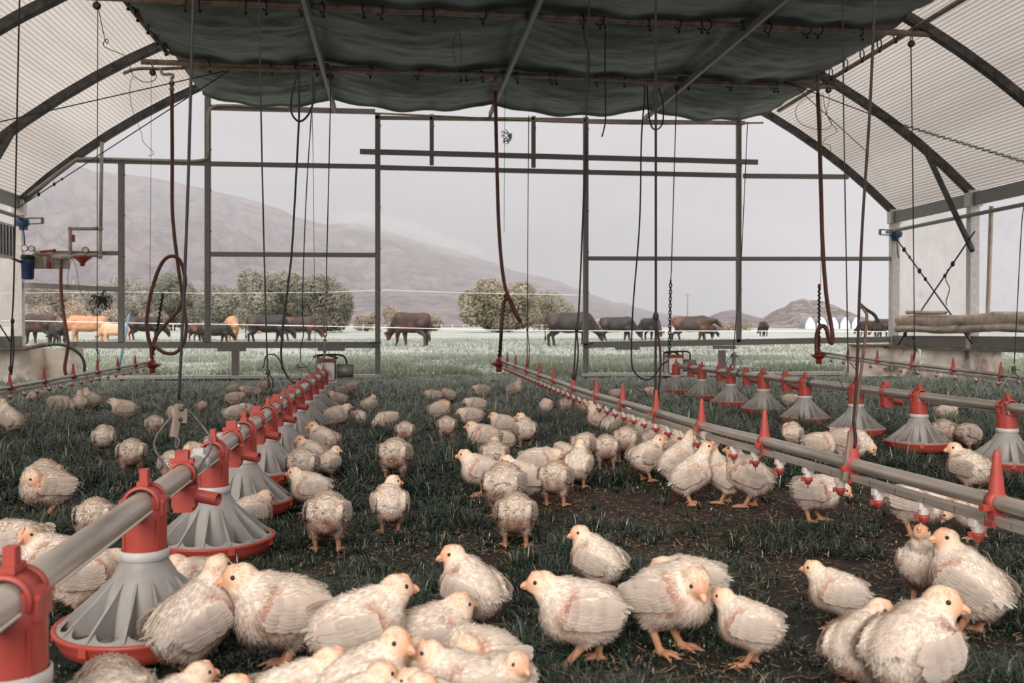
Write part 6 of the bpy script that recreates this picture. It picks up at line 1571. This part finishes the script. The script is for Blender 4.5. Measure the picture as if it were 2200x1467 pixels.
def scatter(n, r0, r1, half=.66, extra=1.0):
    """ground points in the sector the place can be seen from"""
    r = np.sqrt(rng.uniform(r0 ** 2, r1 ** 2, n)); t = TH + rng.uniform(-half, half, n)
    return r * np.sin(t) + rng.uniform(-extra, extra, n) * .15, r * np.cos(t)
GREEN = np.array(rgb(42, 60, 47)); GREEN2 = np.array(rgb(72, 92, 68)); DARKG = np.array(rgb(26, 38, 32)); PALE = np.array(rgb(176, 186, 168)); STRAWC = np.array(rgb(150, 132, 104))
def inner(n, r0, r1, wid, hs, label, name):
    x, y = scatter(n, r0, r1)
    tuft = fbm(x * 4.2, y * 4.2, 3, 41); tuft2 = fbm(x * 1.1, y * 1.1, 3, 77); dm_ = dirt_mask(x, y)
    keep = (rng.random(len(x)) < np.clip((.22 + 1.5 * sstep(.38, .62, tuft)) * (1 - .93 * dm_), 0, 1)) & (y < YW + .6) & (x > -6) & (x < 9)
    x, y, tuft, tuft2, dm_ = x[keep], y[keep], tuft[keep], tuft2[keep], dm_[keep]
    k = len(x); ang = rng.uniform(0, 2 * pi, k) + 2.5 * tuft2; lean = rng.uniform(.25, 1.5, k); lf = np.ones(k)
    nt_ = k // 24; ti = rng.choice(k, nt_, replace=False); own = rng.integers(0, nt_, k); intuft = rng.random(k) < .62   # most blades grow in tufts that fan outward
    off = np.abs(rng.normal(0, .016, k)); oa = rng.uniform(0, 2 * pi, k)
    x2 = x[ti][own] + off * np.cos(oa); y2 = y[ti][own] + off * np.sin(oa)
    x = np.where(intuft, x2, x); y = np.where(intuft, y2, y); ang = np.where(intuft, oa + rng.normal(0, .5, k), ang)
    lean = np.where(intuft, np.clip(.45 + off * 45 + rng.normal(0, .3, k), .1, 1.7), lean); lf = np.where(intuft, rng.uniform(.7, 1.7, nt_)[own], .6)
    dm_ = dirt_mask(x, y); tuft = fbm(x * 4.2, y * 4.2, 3, 41)
    P = np.stack([x, y, np.zeros(k)], 1)
    h = lf * hs * 1.25 * (.4 + .8 * sstep(.35, .7, tuft)) * rng.uniform(.5, 1.35, k) * (.7 + .6 * tuft2) * (1 - .4 * dm_)
    h *= (.75 + .35 * sstep(2, 7, y)) * (1 - .62 * sstep(11.5, 13.2, y))
    cdist = np.full(k, 9.0)
    for c in CHICK_XY: cdist = np.minimum(cdist, np.hypot(x - c[0], y - c[1]))
    h *= .35 + .65 * sstep(.04, .2, cdist)
    for o in bpy.data.objects:
        if o.name.startswith('feeder_pan'): h *= .25 + .75 * sstep(.19, .3, np.hypot(x - o.location.x, y - o.location.y))
    f = rng.random(k)[:, None]; g = sstep(.4, .65, tuft2)[:, None]
    c = (DARKG * (1 - f) + GREEN * f) * (1 - .35 * g) + GREEN2 * .35 * g
    c = np.where(rng.random(k)[:, None] < .05, STRAWC, c)
    q = sstep(4.0, 12.0, y)[:, None]; c = c * (1 - .85 * q) + PALE * .85 * q  # blades paler toward the end wall, the daylight there painted in
    blades(name, P, h, wid * rng.uniform(.6, 1.3, k), lean, ang, c, 'grass_blade', label)
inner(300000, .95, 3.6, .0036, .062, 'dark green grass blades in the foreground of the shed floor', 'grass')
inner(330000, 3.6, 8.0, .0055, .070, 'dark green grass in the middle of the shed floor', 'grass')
inner(170000, 8.0, 15.0, .0095, .085, 'grey-green grass toward the open end wall, daylight painted into its colour', 'grass')
def outer(n, r0, r1, wid, hs, label):
    x, y = scatter(n, r0, r1, .62); keep = y > YW + .1; x, y = x[keep], y[keep]
    tuft = fbm(x * 1.2, y * 1.2, 4, 51); big = fbm(x * .22, y * .22, 3, 61); k0 = rng.random(len(x)) < .3 + 1.2 * sstep(.35, .6, tuft); x, y, tuft, big = x[k0], y[k0], tuft[k0], big[k0]
    k = len(x); P = np.stack([x, y, field_z(x, y)], 1); h = hs * (.4 + sstep(.35, .7, tuft)) * rng.uniform(.5, 1.3, k)
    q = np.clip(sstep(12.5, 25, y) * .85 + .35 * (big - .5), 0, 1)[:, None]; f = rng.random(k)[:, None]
    c = (np.array(rgb(112, 122, 96)) * (1 - f) + np.array(rgb(150, 157, 132)) * f) * (1 - q) + np.array(rgb(152, 155, 145)) * q  # paler with distance: dew sheen painted into the blade colour
    g = sstep(.62, .75, tuft)[:, None] * (1 - q * .6); c = c * (1 - .45 * g) + np.array(rgb(104, 124, 92)) * .45 * g
    blades('pasture_grass', P, h, wid * rng.uniform(.6, 1.3, k), rng.uniform(.2, 1.1, k), rng.uniform(0, 2 * pi, k), c, 'dew_grass', label)
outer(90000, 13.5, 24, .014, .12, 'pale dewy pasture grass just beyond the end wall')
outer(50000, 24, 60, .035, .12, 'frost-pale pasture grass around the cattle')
# straw bits on the bare soil
x, y = scatter(90000, 1.1, 7); dm_ = dirt_mask(x, y); k0 = rng.random(len(x)) < dm_ * .5; x, y = x[k0], y[k0]; k = len(x)
a = rng.uniform(0, 2 * pi, k); ln = rng.uniform(.006, .03, k); d = np.stack([np.cos(a), np.sin(a), rng.uniform(-.15, .3, k)], 1); sd = np.stack([-np.sin(a), np.cos(a), np.zeros(k)], 1) * .0014
P0 = np.stack([x, y, np.full(k, .008)], 1); V = np.stack([P0 - sd, P0 + sd, P0 + d * ln[:, None] + sd, P0 + d * ln[:, None] - sd], 1).reshape(-1, 3)
tag(linkmesh('straw_litter', mesh_np('straw_litter', V, np.arange(len(V)).reshape(-1, 4)), 'straw'), 'short bits of dry straw on the bare soil patches', 'straw', kind='stuff')
